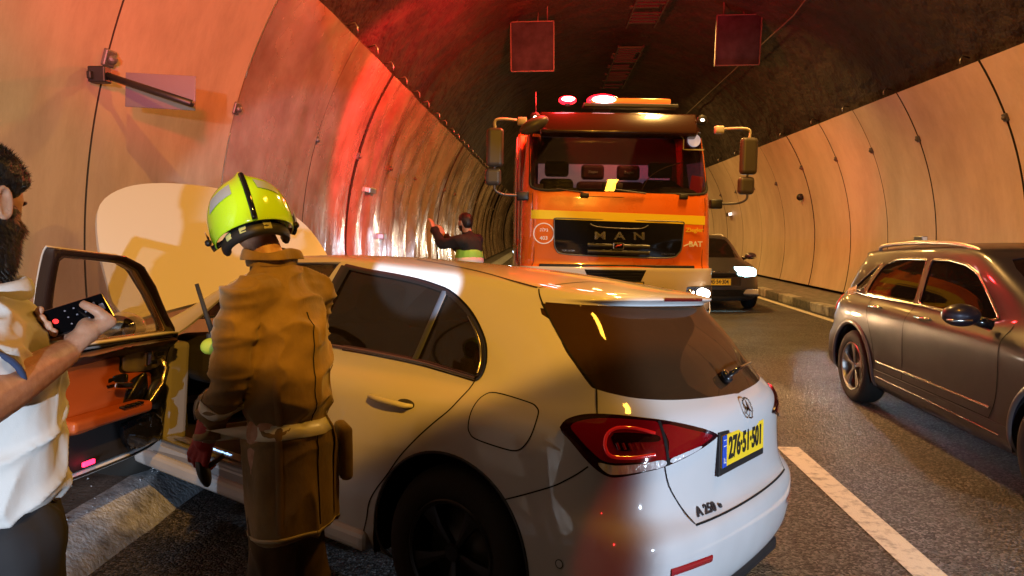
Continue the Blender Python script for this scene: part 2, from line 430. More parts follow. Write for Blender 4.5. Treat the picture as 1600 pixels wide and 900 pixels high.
# wall panels
cream = mat('cream_panel', (0.60, 0.50, 0.38), 0.42, spec=0.5)
add_noise_color(cream, (0.27, 0.215, 0.15), (0.43, 0.355, 0.265), 1.5, 10, 0.25, 0.60, coord='Object', stretch=(1, 1, .3), rough=0.75); add_rough_noise(cream, 0.32, 0.5, 2.2); add_bump(cream, 1.5, 0.15, 0.03, 3)
tan = mat('tan_panel', (0.50, 0.39, 0.26), 0.5); add_noise_color(tan, (0.42, 0.34, 0.25), (0.62, 0.53, 0.42), 1.2, 10, 0.25, 0.62, stretch=(1, 1, .4), rough=0.72); add_bump(tan, 90, 0.1, 0.003)
enam = mat('glossy_metal_panel', (0.36, 0.27, 0.21), 0.20, metal=0.55); add_noise_color(enam, (0.34, 0.23, 0.18), (0.66, 0.58, 0.52), 1.4, 6, 0.3, 0.7); add_rough_noise(enam, 0.13, 0.30, 2.0); add_bump(enam, 3.2, 0.25, 0.05, 3, stretch=(1, 1.4, 0.5))
grime = mat('joint_grime', (0.035, 0.025, 0.018), 0.8)
ZB, ZT = 0.24, 3.92
def panel(side, y0, y1, m, parent, wav, seed):
    nz, nyy = 40, 14; vs = []; fs = []
    t0 = math.asin((ZB-TZ)/TR); t1 = math.asin((ZT-TZ)/TR); tilt = random.Random(int(seed*10)).uniform(-1, 1)*wav*2.6
    for j in range(nyy+1):
        y = y0+(y1-y0)*j/nyy
        for i in range(nz+1):
            th = t0+(t1-t0)*i/nz
            e = min(j, nyy-j)/nyy
            d = wav*(noise.noise(V((y*1.3, th*1.3, seed)))*1.0 + 0.5*noise.noise(V((y*2.6, th*4, seed+3))))*(0.35+min(e*4, 1)*0.65)
            bow = -0.02*sin(pi*j/nyy) if wav > 0.02 else 0.0
            R = TR+d+bow+tilt*(j/nyy-.5)*min(1, .3+i/nz)
            vs.append(V((TX+side*R*cos(th), y, TZ+R*sin(th))))
    for j in range(nyy):
        for i in range(nz):
            a = j*(nz+1)+i; q = (a, a+1, a+nz+2, a+nz+1); fs.append(q if side < 0 else q[::-1])
    o = from_py('wall_panel', vs, fs, None, parent, mats=[m, grime])
    so = o.modifiers.new('t', 'SOLIDIFY'); so.thickness = 0.03; so.offset = -1; so.material_offset_rim = 1; es = o.modifiers.new('e', 'EDGE_SPLIT'); es.split_angle = radians(40)
    return o
def ribbon(side, y, wd, th0, th1, off, m, parent, name='joint_strip', n=30, dy=0.0):
    vs = []; fs = []
    for i in range(n+1):
        th = th0+(th1-th0)*i/n; R = TR+off
        for k in (0, 1):
            vs.append(V((TX+side*(R)*cos(th), y+(-wd/2 if k == 0 else wd/2), TZ+R*sin(th))))
    for i in range(n): fs.append((2*i, 2*i+1, 2*i+3, 2*i+2))
    o = from_py(name, vs, fs, m, parent); so = o.modifiers.new('t', 'SOLIDIFY'); so.thickness = 0.008
    return o
TH0, TH1 = math.asin((ZB-TZ)/TR), math.asin((ZT-TZ)/TR)
def wall(side, joints, mfn, wfn, label, strips, clampz, clamp_skip=()):
    root = thing('tunnel_wall', label, 'tunnel wall', (0, 0, 0))
    for k in range(len(joints)-1):
        y0, y1 = joints[k], joints[k+1]
        g_ = (0.012 if side < 0 else 0.022) if mfn(y0) is not enam else 0.035; panel(side, y0+g_, y1-g_, mfn(y0), root, wfn(y0), k*7.3)
        if y1 < 40:
            ribbon(side, y1, 0.09 if side > 0 else (0.035 if mfn(y0) is not enam else 0.10), TH0, TH1, 0.004 if False else 0.006, grime, root, 'joint_seal')
            if y1 > 4:
                z = clampz(y1)
                p = wall_pt(side, z, y1, -0.01); n = V((TX-p.x, 0, TZ-p.z)).normalized()
                bm = bmesh.new(); add_box(bm, p+n*0.02, (0.05, 0.11, 0.11), rot_from(n, (0, 1, 0)))
                bmesh.ops.create_icosphere(bm, subdivisions=2, radius=0.035, matrix=Matrix.Translation(p+n*0.05))
                bev(from_bm('clamp', bm, dark_steel, root), 0.01)
    return root
J_L = [-9, -6.6, -4.3, -2.1, 0.1, 2.45, 4.76, 6.73, 9.05, 11.1, 13.35, 15.8, 18.2, 20.5, 22.8, 25.1, 27.4, 29.7, 32, 34.4, 36.8, 39.2, 41.6, 44, 46.5, 49, 52, 55, 58, 61, 64, 68, 74]
J_R = [-9, -6.8, -4.6, -2.4, -0.2, 2.0, 4.2, 6.4, 8.5, 10.56, 12.95, 14.75, 16.5, 18.7, 21.0, 23.2, 25.4, 27.6, 29.8, 32, 34.2, 36.4, 38.6, 41, 43.5, 46, 48.5, 51, 54, 57, 60, 63, 67, 74]
LW = wall(-1, J_L, lambda y: cream if y < 6.5 else enam, lambda y: 0.010 if y < 6.5 else (0.03 if y < 10 else 0.075), 'left curved tunnel wall, cream panels near, buckled glossy metal panels farther', True, lambda y: 2.72)
RW = wall(1, J_R, lambda y: tan, lambda y: 0.008, 'right curved tunnel wall of matt tan panels with dark joints', True, lambda y: 3.15 if y < 20 else 2.9)
# bright edge trims on some left joints, clip hooks along the top
trim_m = mat('trim_aluminium', (0.55, 0.57, 0.6), 0.3, metal=0.9)
def th_z(z): return math.asin((z-TZ)/TR)
for (yj, z0, z1) in ((4.80, 3.2, 3.92), (6.76, 0.24, 1.7), (6.76, 2.0, 2.5), (6.76, 3.0, 3.92), (9.07, 2.9, 3.92)):
    ribbon(-1, yj, 0.03, th_z(z0), th_z(z1), -0.02, trim_m, LW, 'edge_trim', 14)
rr = random.Random(5)
for yj in [x+dy for x in J_L[6:20] for dy in (-0.15, 0.9)]:
    p = wall_pt(-1, ZT+0.05, yj, 0.0)
    tube('hook', [p+V((-0.1, 0, 0.06)), p+V((0.0, 0, 0.09)), p+V((0.03, 0, 0.04)), p+V((0.03, 0, -0.03))], 0.012, trim_m, LW, 6)
for yj in J_R[9:18]:
    p = wall_pt(1, ZT+0.05, yj+0.4, 0.0)
    tube('hook', [p+V((0.1, 0, 0.06)), p+V((0.0, 0, 0.09)), p+V((-0.03, 0, 0.04)), p+V((-0.03, 0, -0.02))], 0.012, steel, RW, 6)
# stencil number 310 on left wall
num_m = mat('stencil_paint', (0.06, 0.045, 0.04), 0.7)
def wall_hit(px, py, off=0.0):
    d = ray(px, py); o = V((0, 0, CAM_H)); R = TR+off
    ox, oz = o.x-TX, o.z-TZ; a = d.x**2+d.z**2; b = 2*(ox*d.x+oz*d.z); c = ox*ox+oz*oz-R*R
    t = (-b+sqrt(b*b-4*a*c))/(2*a); return o+d*t
p = wall_hit(93, 358, -0.012); nrm = V((TX-p.x, 0, TZ-p.z)).normalized()
text('stencil_number', '310', 0.13, num_m, LW, Matrix.Translation(p) @ rot_from((0, 1, 0), (0, 0, 1)), 0.001, 1.2)
# dirt streaks beside first joint are in this narrow soiled strip
soil = mat('soiled_edge', (0.10, 0.07, 0.05), 0.8); n_, l_, b_ = nodes(soil)
tc = n_.new('ShaderNodeTexCoord'); t_ = n_.new('ShaderNodeTexNoise'); t_.inputs['Scale'].default_value = 9; t_.inputs['Detail'].default_value = 8
r_ = n_.new('ShaderNodeValToRGB'); r_.color_ramp.elements[0].position = 0.50; r_.color_ramp.elements[1].position = 0.64
l_.new(tc.outputs['Object'], t_.inputs[0]); l_.new(t_.outputs[0], r_.inputs[0]); l_.new(r_.outputs[0], b_.inputs['Alpha'])
for (yj, wd, z0, z1) in ((4.66, 0.16, 0.3, 3.0), (4.42, 0.25, 1.5, 2.8)):
    ribbon(-1, yj, wd, th_z(z0), th_z(z1), -0.016, soil, LW, 'dirt_stain', 20)

# cantilever sign on the left wall
gs = thing('wall_sign', 'small grey plate on a dark drooping arm bracketed to the left wall', 'sign')
a = at_y(163, 117, 4.60); b = at_y(300, 162, 4.42)
tube('arm', [a, b], 0.022, black, gs, 8)
bm = bmesh.new(); add_box(bm, a+V((-0.03, 0, 0)), (0.11, 0.08, 0.10)); add_box(bm, a+V((-0.06, 0, -0.01)), (0.03, 0.14, 0.05)); bev(from_bm('bracket', bm, black, gs), 0.008)
pc = at_y(251, 143, 4.66); smoke_m = mat('smoked_acrylic', (0.16, 0.155, 0.19), 0.35, alpha=0.85)
box('plate', pc, (0.455, 0.012, 0.215), smoke_m, gs, Euler((0, radians(3.5), 0)).to_matrix().to_4x4(), 0.004)
# small lamp boxes on the left wall
def wall_box(px, py, w_, h_, d_, name, label, cat, em=None, side=-1, arm=False):
    p = wall_hit(px, py, -0.02)
    n = V((TX-p.x, 0, TZ-p.z)).normalized()
    t = thing(name, label, cat, p)
    bm = bmesh.new(); add_box(bm, n*d_/2, (d_, w_, h_), rot_from(n, (0, 1, 0))); bev(from_bm('housing', bm, steel, t), 0.01)
    if em:
        bm = bmesh.new(); add_box(bm, n*d_/2+V((0, -w_/2-0.004, 0)), (d_*0.7, 0.008, h_*0.7), rot_from(n, (0, 1, 0))); from_bm('lens', bm, em, t)
    return t
lens_cool = mat('lens_cool', (0.5, 0.6, 0.7), 0.2, emit=(0.35, 0.65, 1.0), estr=0.8)
lens_pale = mat('lens_pale', (0.6, 0.7, 0.8), 0.2, emit=(0.7, 0.85, 1.0), estr=0.15)
wall_box(572, 296, 0.42, 0.09, 0.12, 'guide_light', 'shiny box lamp fixed high on the left metal panels', 'wall light', lens_pale)
wall_box(592, 369, 0.22, 0.10, 0.12, 'guide_light', 'small blue lit marker lamp low on the left metal wall', 'wall light', lens_cool)
wall_box(1143, 334, 0.30, 0.14, 0.16, 'guide_light', 'small white marker lamp on the right wall beside the truck mirror', 'wall light', mat('lens_white', (0.8, 0.8, 0.8), 0.2, emit=(1, 0.9, 0.8), estr=2))
wall_box(1443, 374, 0.30, 0.12, 0.10, 'guide_light', 'small bluish sign lamp on the right wall above the grey car roof', 'wall light', lens_pale)
cb = wall_hit(1254, 308, -0.03); t = thing('wall_camera', 'small dark round sensor on a joint of the right tunnel wall', 'sensor', cb)
bm = bmesh.new(); bmesh.ops.create_icosphere(bm, subdivisions=3, radius=0.09, matrix=Matrix.Translation((-0.06, 0, 0))); add_box(bm, (0.02, 0, 0), (0.08, 0.08, 0.08)); from_bm('housing', bm, black, t, smooth=True)

# lane control signs hanging under the crown (dark, unlit)
sign_face = mat('unlit_sign_face', (0.05, 0.07, 0.09), 0.8, spec=0.15); add_noise_color(sign_face, (0.018, 0.035, 0.05), (0.05, 0.09, 0.13), 3, 7, 0.3, 0.7)
sign_rim = mat('sign_rim', (0.12, 0.13, 0.14), 0.5)
for (px, py, lab) in ((832, 73, 'unlit square lane sign hanging above the left lane'), (1153, 63, 'unlit square lane sign hanging above the right lane')):
    p = at_y(px, py, 15.2); t = thing('lane_sign', lab, 'lane sign', p, (radians(8), 0, radians(-2)), 'lane signs under the vault')
    box('sign_panel', (0, 0, 0), (0.84, 0.06, 0.93), sign_face, t, None, 0.01)
    bm = bmesh.new()
    for s in (-1, 1): add_box(bm, (s*0.43, -0.01, 0), (0.02, 0.09, 0.97)); add_box(bm, (0, -0.01, s*0.475), (0.88, 0.09, 0.02))
    from_bm('rim', bm, sign_rim, t)
    tube('hanger', [(-0.3, 0, 0.45), (-0.3, 0.02, 1.2)], 0.018, dark_steel, t, 6); tube('hanger', [(0.3, 0, 0.45), (0.3, 0.02, 1.2)], 0.018, dark_steel, t, 6)
    tube('conduit', [(0.1, 0.03, 0.45), (0.12, 0.3, 0.8), (0.1, 0.5, 1.3)], 0.015, dark_steel, t, 6)
# ribbed ventilation/cable covers along the crown
rib_m = mat('cover_metal', (0.05, 0.05, 0.055), 0.5, metal=0.3)
for k, (y0, y1) in enumerate(((12.6, 16.6), (18.3, 23.5), (25.5, 31), (33, 39))):
    t = thing('cable_tray', ('ribbed cable tray at the crown nearest the camera', 'ribbed cable tray at the crown above the fire truck', 'ribbed cable tray at the crown behind the fire truck', 'farthest ribbed cable tray at the crown')[k], 'cable tray', (2.0, y0, 6.02), group='cable trays along the crown')
    bm = bmesh.new(); L = y1-y0
    for s in (-1, 1): add_box(bm, (s*0.30, L/2, 0), (0.03, L, 0.07))
    y = 0.1
    while y < L:
        if random.random() > 0.12: add_box(bm, (random.choice((0, 0, 0, -0.1)), y, -0.01), (0.58, 0.10, 0.03))
        y += 0.22
    from_bm('tray', bm, rib_m, t)
# thin cable on the vault, right
tag(tube('cable', [ang_pt(radians(60), 11.5, 4.98), ang_pt(radians(57.5), 14, 4.97), ang_pt(radians(57), 18, 4.97), ang_pt(radians(56), 25, 4.97)], 0.012, mat('pale_cable', (0.15, 0.11, 0.09), 0.6), None, 6), 'thin pale cable running along the right side of the vault', 'cable')
# air of the tunnel: exhaust haze
hz = bpy.data.materials.new('haze_air'); hz.use_nodes = True; hn = hz.node_tree; hn.nodes.remove(hn.nodes['Principled BSDF'])
pv = hn.nodes.new('ShaderNodeVolumePrincipled'); pv.inputs['Density'].default_value = HAZE_D; pv.inputs['Color'].default_value = (.9, .9, .9, 1); pv.inputs['Anisotropy'].default_value = 0.5
hn.links.new(pv.outputs[0], hn.nodes['Material Output'].inputs['Volume'])
if HAZE_D > 0:
    hb_ = slab('haze', -8, 12, -14, 90, -1, 9, hz); tag(hb_, 'thin exhaust haze filling the tunnel', 'haze', kind='stuff')

# ================================================================== CAR BODIES
def expand_rows(R):
    return [[V((r[0][j], r[1][j], r[2][j] if isinstance(r[2], (list, tuple)) else r[2])) for j in range(15)] for r in R]
HATCH = [
 # x, y, z   (15 columns from rear centre round the left side to the nose)
 ([-.78,-.77,-.74,-.66,-.40,0,.55,1.1,1.65,2.2,2.73,3.15,3.38,3.46,3.48],[0,.33,.62,.80,.82,.79,.78,.78,.78,.78,.78,.74,.56,.3,0],[.27,.27,.26,.24,.21,.2,.19,.19,.19,.19,.2,.2,.2,.2,.2]),
 ([-.86,-.85,-.81,-.71,-.42,0,.55,1.1,1.65,2.2,2.73,3.2,3.46,3.55,3.57],[0,.345,.665,.86,.89,.875,.855,.85,.85,.855,.865,.82,.62,.33,0],[.28,.28,.28,.27,.26,.25,.25,.25,.25,.25,.25,.25,.25,.25,.25]),
 ([-.88,-.87,-.83,-.71,-.45,0,.55,1.1,1.65,2.2,2.73,3.22,3.49,3.58,3.60],[0,.35,.67,.865,.905,.895,.875,.87,.87,.875,.89,.84,.63,.33,0],[.42,.42,.42,.42,.42,.42,.42,.42,.42,.42,.42,.42,.42,.42,.42]),
 ([-.885,-.875,-.835,-.71,-.45,0,.55,1.1,1.65,2.2,2.73,3.22,3.49,3.58,3.60],[0,.345,.67,.86,.90,.90,.882,.878,.878,.882,.895,.84,.63,.33,0],[.535,.535,.54,.55,.57,.57,.56,.56,.56,.56,.56,.54,.52,.5,.5]),
 ([-.855,-.847,-.80,-.668,-.45,0,.55,1.1,1.65,2.2,2.73,3.22,3.48,3.57,3.59],[0,.335,.65,.832,.892,.902,.885,.88,.88,.885,.895,.84,.63,.33,0],[.57,.572,.58,.60,.64,.65,.64,.64,.64,.64,.64,.6,.58,.56,.56]),
 ([-.805,-.80,-.768,-.655,-.45,0,.55,1.1,1.65,2.2,2.73,3.22,3.48,3.56,3.58],[0,.33,.635,.825,.892,.904,.888,.882,.882,.886,.895,.84,.62,.33,0],[.60,.602,.615,.64,.70,.73,.73,.73,.73,.73,.73,.68,.64,.62,.62]),
 ([-.815,-.805,-.755,-.635,-.44,0,.55,1.1,1.65,2.2,2.73,3.21,3.47,3.55,3.57],[0,.33,.63,.81,.888,.902,.885,.88,.88,.885,.89,.82,.60,.33,0],[.80,.80,.80,.80,.81,.82,.82,.83,.83,.83,.82,.75,.69,.67,.67]),
 ([-.82,-.81,-.75,-.615,-.42,0,.55,1.1,1.65,2.2,2.73,3.2,3.46,3.54,3.56],[0,.325,.62,.79,.865,.88,.865,.86,.86,.865,.87,.80,.59,.32,0],[.885,.885,.885,.885,.885,.89,.89,.89,.89,.89,.865,.78,.71,.69,.69]),
 ([-.79,-.78,-.715,-.575,-.40,0,.55,1.1,1.65,2.2,2.70,3.15,3.42,3.50,3.52],[0,.32,.60,.765,.82,.83,.82,.815,.815,.82,.80,.74,.54,.30,0],[.95,.95,.95,.945,.94,.94,.935,.93,.93,.93,.915,.83,.74,.715,.715]),
 ([-.725,-.715,-.66,-.53,-.36,.02,.55,1.1,1.65,2.08,2.32,2.44,2.50,2.54,2.56],[0,.31,.575,.725,.775,.785,.78,.775,.775,.765,.71,.60,.44,.24,0],[.99,.99,.99,.985,.98,.975,.97,.965,.965,.97,.98,.985,.99,.995,1.0]),
 ([-.585,-.575,-.53,-.42,-.24,.08,.58,1.1,1.6,1.86,1.98,2.03,2.08,2.12,2.13],[0,.28,.52,.65,.70,.72,.73,.73,.73,.71,.68,.59,.42,.23,0],[1.18,1.18,1.18,1.18,1.17,1.17,1.17,1.17,1.17,1.17,1.18,1.18,1.185,1.19,1.19]),
 ([-.42,-.415,-.38,-.29,-.13,.12,.60,1.1,1.48,1.60,1.65,1.68,1.72,1.75,1.76],[0,.26,.48,.60,.63,.64,.65,.655,.65,.635,.60,.52,.38,.2,0],[1.31,1.31,1.305,1.30,1.30,1.32,1.35,1.365,1.36,1.345,1.34,1.34,1.35,1.355,1.36]),
 ([-.515,-.505,-.45,-.34,-.15,.12,.60,1.1,1.42,1.52,1.57,1.60,1.63,1.66,1.67],[0,.27,.50,.605,.61,.615,.625,.63,.625,.61,.58,.50,.36,.19,0],[1.315,1.315,1.31,1.31,1.325,1.355,1.385,1.40,1.395,1.38,1.37,1.37,1.375,1.38,1.385]),
 ([-.52,-.51,-.455,-.335,-.14,.13,.60,1.05,1.35,1.44,1.49,1.52,1.55,1.57,1.58],[0,.265,.49,.575,.575,.58,.59,.595,.59,.575,.55,.48,.35,.19,0],[1.345,1.345,1.34,1.335,1.35,1.38,1.405,1.42,1.415,1.405,1.395,1.395,1.40,1.405,1.41]),
]
HATCH_ROOF = { # station: (x, [(y,z) for a,b,centre])
 4:(-.16,[(.49,1.362),(.265,1.382),(0,1.388)]),5:(.12,[(.49,1.392),(.265,1.412),(0,1.418)]),6:(.60,[(.49,1.415),(.265,1.432),(0,1.438)]),
 7:(1.05,[(.49,1.428),(.265,1.443),(0,1.448)]),8:(1.35,[(.49,1.423),(.265,1.438),(0,1.443)]),9:(1.45,[(.48,1.413),(.26,1.428),(0,1.433)]),10:(1.51,[(.46,1.403),(.25,1.418),(0,1.424)])}
def make_surface(rows, roof, levels=3, crease=()):
    G = expand_rows(rows); bm = bmesh.new(); nR = len(G)
    for side in (1, -1):
        g = [[bm.verts.new((p.x, p.y*side, p.z)) for p in r] for r in G]
        def F(*q): bm.faces.new(q if side > 0 else q[::-1])
        for i in range(nR-1):
            for j in range(14): F(g[i][j+1], g[i][j], g[i+1][j], g[i+1][j+1])
        top = g[-1]
        prev = [top[3], top[2], top[1], top[0]]
        for st in range(4, 11):
            x, yz = roof[st]; cur = [top[st]]+[bm.verts.new((x, y*side, z)) for y, z in yz]
            for k in range(3): F(cur[k], prev[k], prev[k+1], cur[k+1])
            prev = cur
        cur = [top[11], top[12], top[13], top[14]]
        for k in range(3): F(cur[k], prev[k], prev[k+1], cur[k+1])
    bmesh.ops.remove_doubles(bm, verts=bm.verts, dist=1e-5)
    bmesh.ops.recalc_face_normals(bm, faces=bm.faces)
    cl = bm.edges.layers.float.new('crease_edge')
    for e in bm.edges:
        a, b = e.verts
        for (fn, wgt) in crease:
            if fn(a.co) and fn(b.co): e[cl] = wgt
    me = bpy.data.meshes.new('tmp'); bm.to_mesh(me); bm.free()
    o = bpy.data.objects.new('tmp', me); C.objects.link(o)
    mo = o.modifiers.new('s', 'SUBSURF'); mo.levels = levels; mo.render_levels = levels
    bpy.context.view_layer.update()
    me2 = bpy.data.meshes.new_from_object(o.evaluated_get(bpy.context.evaluated_depsgraph_get()))
    bpy.data.objects.remove(o); bpy.data.meshes.remove(me)
    bm = bmesh.new(); bm.from_mesh(me2); bpy.data.meshes.remove(me2); bm.normal_update()
    c = V((0, 0, 0))
    # outward check
    s = sum((f.calc_center_median()-V((1.4, 0, .7))).dot(f.normal) for f in bm.faces)
    if s < 0: bmesh.ops.reverse_faces(bm, faces=bm.faces); bm.normal_update()
    nl = bm.verts.layers.float_vector.new('nrm')
    for v in bm.verts: v[nl] = v.normal
    lay = bm.faces.layers.int.new('reg')
    return bm, lay, nl
UX, UY, UZ = V((1, 0, 0)), V((0, 1, 0)), V((0, 0, 1))
def car_basis(x, y, yaw, pit, rol, z):
    fx = V((-sin(yaw)*cos(pit), cos(yaw)*cos(pit), sin(pit))); l0 = V((-cos(yaw), -sin(yaw), 0)); u0 = fx.cross(l0)
    ly = l0*cos(rol)+u0*sin(rol); up = fx.cross(ly)
    m = Matrix((fx, ly, up)).transposed().to_4x4(); m.translation = V((x, y, z)); return m

# ---- wheel
alloy = mat('alloy', (0.5, 0.5, 0.5), 0.3, metal=0.9)
def wheel(parent, c, side, r=0.32, w=0.21, rim_r=0.22, spokes=5, rimmat=None, steer=0, spin=0.0, detail=True):
    rimmat = rimmat or alloy
    root = bpy.data.objects.new('wheel', None); C.objects.link(root); root.parent = parent
    root.location = c; root.rotation_euler = (0, 0, steer)
    # axis along y, outer face at +side
    M0 = Matrix.Rotation(-pi/2*side, 4, 'X')
    hw = w/2
    prof = [(rim_r-.01, -hw), (rim_r+.02, -hw), (r-.05, -hw-.006), (r-.015, -hw+.012), (r, -hw+.04), (r, hw-.04), (r-.015, hw-.012), (r-.05, hw+.006), (rim_r+.02, hw), (rim_r, hw-.008), (rim_r-.01, hw-.02)]
    lathe('tyre', prof, tyre_m, root, 48, M0, False)
    R = bmesh.new(); add_lathe(R, [(rim_r, hw-.006), (rim_r-.006, hw-.001), (rim_r-.018, hw-.006), (rim_r-.022, hw-.03), (rim_r-.03, -hw+.03), (rim_r-.02, -hw)], 48, M0)
    add_lathe(R, [(0.0001, hw-.022), (.03, hw-.02), (.034, hw-.028), (.036, hw-.07)], 24, M0)
    for k in range(spokes):
        a = 2*pi*k/spokes+spin
        for dd in ((-1, 1)):
            vs = []
            for (rr_, ha, zz) in ((.03, .35, hw-.03), (rim_r*.55, .17, hw-.018), (rim_r-.012, .20, hw-.010)):
                for (aa, dz) in ((a, 0), (a+dd*ha, -.004), (a+dd*ha, -.03), (a, -.035)):
                    vs.append(R.verts.new(M0 @ V((rr_*cos(aa), rr_*sin(aa), zz+dz))))
            for i in range(2):
                for q in range(4): R.faces.new((vs[4*i+q], vs[4*i+(q+1) % 4], vs[4*i+4+(q+1) % 4], vs[4*i+4+q]))
            R.faces.new(vs[8:12])
    from_bm('rim', R, rimmat, root, smooth=False)
    lathe('brake_disc', [(0.0001, 0.0), (rim_r*.78, 0.0), (rim_r*.78, -.02)], dark_steel, root, 32, M0 @ Matrix.Translation((0, 0, hw-.09)), False)
    return root
def wheel_well(parent, c, side, r=0.36, depth=0.30, name='wheel_well'):
    vs = []; fs = []; n = 24
    for i in range(n+1):
        a = -0.25+(pi+0.5)*i/n
        for d in (0, depth): vs.append((c[0]+r*cos(a), c[1]-side*d, c[2]+r*sin(a)))
    for i in range(n): fs.append((2*i, 2*i+1, 2*i+3, 2*i+2))
    k = len(vs); 
    for i in range(n+1): a = -0.25+(pi+0.5)*i/n; vs.append((c[0]+r*cos(a), c[1]-side*depth, c[2]+r*sin(a)))
    vs.append((c[0], c[1]-side*depth, c[2]-0.1))
    for i in range(n): fs.append((k+i, k+i+1, len(vs)-1))
    return from_py(name, vs, fs, rubber, parent)

def glass_mat(name, tint=(0.03, 0.025, 0.02), trans=0.5, rough=0.03, dif=0.25):
    if name in MATS: return MATS[name]
    m = bpy.data.materials.new(name); m.use_nodes = True; n, l = m.node_tree.nodes, m.node_tree.links
    n.clear(); o = n.new('ShaderNodeOutputMaterial'); g = n.new('ShaderNodeBsdfGlossy'); g.inputs['Roughness'].default_value = rough; g.inputs['Color'].default_value = (1, 1, 1, 1)
    t = n.new('ShaderNodeBsdfTransparent'); t.inputs[0].default_value = (*[trans*(0.6+0.4*c/max(tint)) for c in tint], 1)
    f = n.new('ShaderNodeFresnel'); gg = n.new('ShaderNodeNewGeometry'); mr = n.new('ShaderNodeMapRange'); mr.inputs['To Min'].default_value = 1.5; mr.inputs['To Max'].default_value = 0.6667; l.new(gg.outputs['Backfacing'], mr.inputs[0]); l.new(mr.outputs[0], f.inputs[0]); mx = n.new('ShaderNodeMixShader')
    l.new(f.outputs[0], mx.inputs[0]); l.new(t.outputs[0], mx.inputs[1]); l.new(g.outputs[0], mx.inputs[2]); 
    d = n.new('ShaderNodeBsdfDiffuse'); d.inputs[0].default_value = (*tint, 1); ad = n.new('ShaderNodeMixShader'); ad.inputs[0].default_value = dif
    l.new(mx.outputs[0], ad.inputs[1]); l.new(d.outputs[0], ad.inputs[2]); l.new(ad.outputs[0], o.inputs[0])
    MATS[name] = m; return m
dark_glass = glass_mat('tinted_glass', (0.03, 0.024, 0.02), 0.42)
clear_glass = glass_mat('clear_glass', (0.05, 0.045, 0.04), 0.92, 0.02, 0.06)

# ================================================================== THE WHITE HATCHBACK (rear quarter towards the camera)
MERC = car_basis(0.0887, 3.3629, 0.9855, 0.0186, 0.0761, -0.0079)
bm, lay, nl = make_surface(HATCH, HATCH_ROOF, 3)
bvh = BVHTree.FromBMesh(bm)
Mi = MERC.inverted(); MiR = Mi.to_3x3(); CO = Mi @ V((0, 0, CAM_H))
def hit(px, py):
    d = (MiR @ ray(px, py)).normalized(); h = bvh.ray_cast(CO, d)
    return h[0], h[1]
def hits(L, closed=True, n=3, smooth=True):
    out = []
    for p in L:
        h, nn = hit(*p)
        if h is not None: out.append(h)
    return spline(out, n, closed) if smooth else out
xz = lambda P: [(p.x, p.z) for p in P]
mir = lambda pts: [V((p.x, -p.y, p.z)) for p in pts]
white = mat('white_paint', (0.62, 0.62, 0.63), 0.45, coat=0.9); 
add_rough_noise(white, 0.42, 0.58, 3); 
n_, l_, b_ = nodes(white)   # shade of the car side put into the paint: darker low down, patchy
tc = n_.new('ShaderNodeTexCoord'); sx = n_.new('ShaderNodeSeparateXYZ'); t1_ = n_.new('ShaderNodeTexNoise'); t1_.inputs['Scale'].default_value = 3.5; t1_.inputs['Detail'].default_value = 9
mr = n_.new('ShaderNodeMapRange'); mr.inputs['From Min'].default_value = 0.2; mr.inputs['From Max'].default_value = 1.0; mr.inputs['To Min'].default_value = 0.62; mr.inputs['To Max'].default_value = 0.0
mm = n_.new('ShaderNodeMath'); mm.operation = 'MULTIPLY'; mx = n_.new('ShaderNodeMixRGB'); mx.inputs[1].default_value = (0.56, 0.56, 0.57, 1); mx.inputs[2].default_value = (0.20, 0.18, 0.16, 1)
l_.new(tc.outputs['Object'], sx.inputs[0]); l_.new(tc.outputs['Object'], t1_.inputs[0]); l_.new(sx.outputs[2], mr.inputs[0]); l_.new(mr.outputs[0], mm.inputs[0]); l_.new(t1_.outputs[0], mm.inputs[1]); l_.new(mm.outputs[0], mx.inputs[0]); l_.new(mx.outputs[0], b_.inputs['Base Color'])
car = thing('parked_car', 'white hatchback slewed across the lane, bonnet raised and front left door wide open', 'car')
car.matrix_world = MERC

sideL = lambda f: f.normal.y > 0.12; sideR = lambda f: f.normal.y < -0.12
back = lambda f: f.normal.x < -0.05
# ---- outlines traced on the surface
DLO = [(539,416),(573,424),(613,431),(651,439),(680,448),(701,457),(720,473),(736,492),(749,516),(757,540),(757,567),(751,585),(744,592),(667,569),(613,557),(560,547),(517,540),(497,536)]
dlo = hits(DLO[:13], False, 3)+hits(DLO[12:], False, 2)[1:]
# forward edge of the rear side window on the B pillar
b_hi = hit(539,416)[0]; b_lo = hit(517,538)[0]
DL = xz(dlo)
bx_hi = DL[0][0]; bz_hi = DL[0][1]
bx_lo = DL[-1][0]; bz_lo = DL[-1][1]
print('DLO front', bx_hi, bz_hi, bx_lo, bz_lo)
door_seam_px = [(744,592),(727,615),(703,640),(678.7,660),(652,684),(625,713),(604,743),(588,764),(577,785),(572,815),(569,852)]
dseam = hits(door_seam_px, False, 4)
rear_bottom_z = dseam[-1].z
# rear door: window opening + lower part forward to the B pillar
BX_T, BX_B = bx_hi+0.06, 1.07
RDOOR = [(p[0], p[1]) for p in DL[:len(DL)]]
rd = [(BX_B, rear_bottom_z)]+[(p.x, p.z) for p in reversed(dseam)]+[(p[0]-0.025, p[1]+0.012) for p in DL[::-1] if p[0] < DL[12*3][0] or p[1] > 1.05]
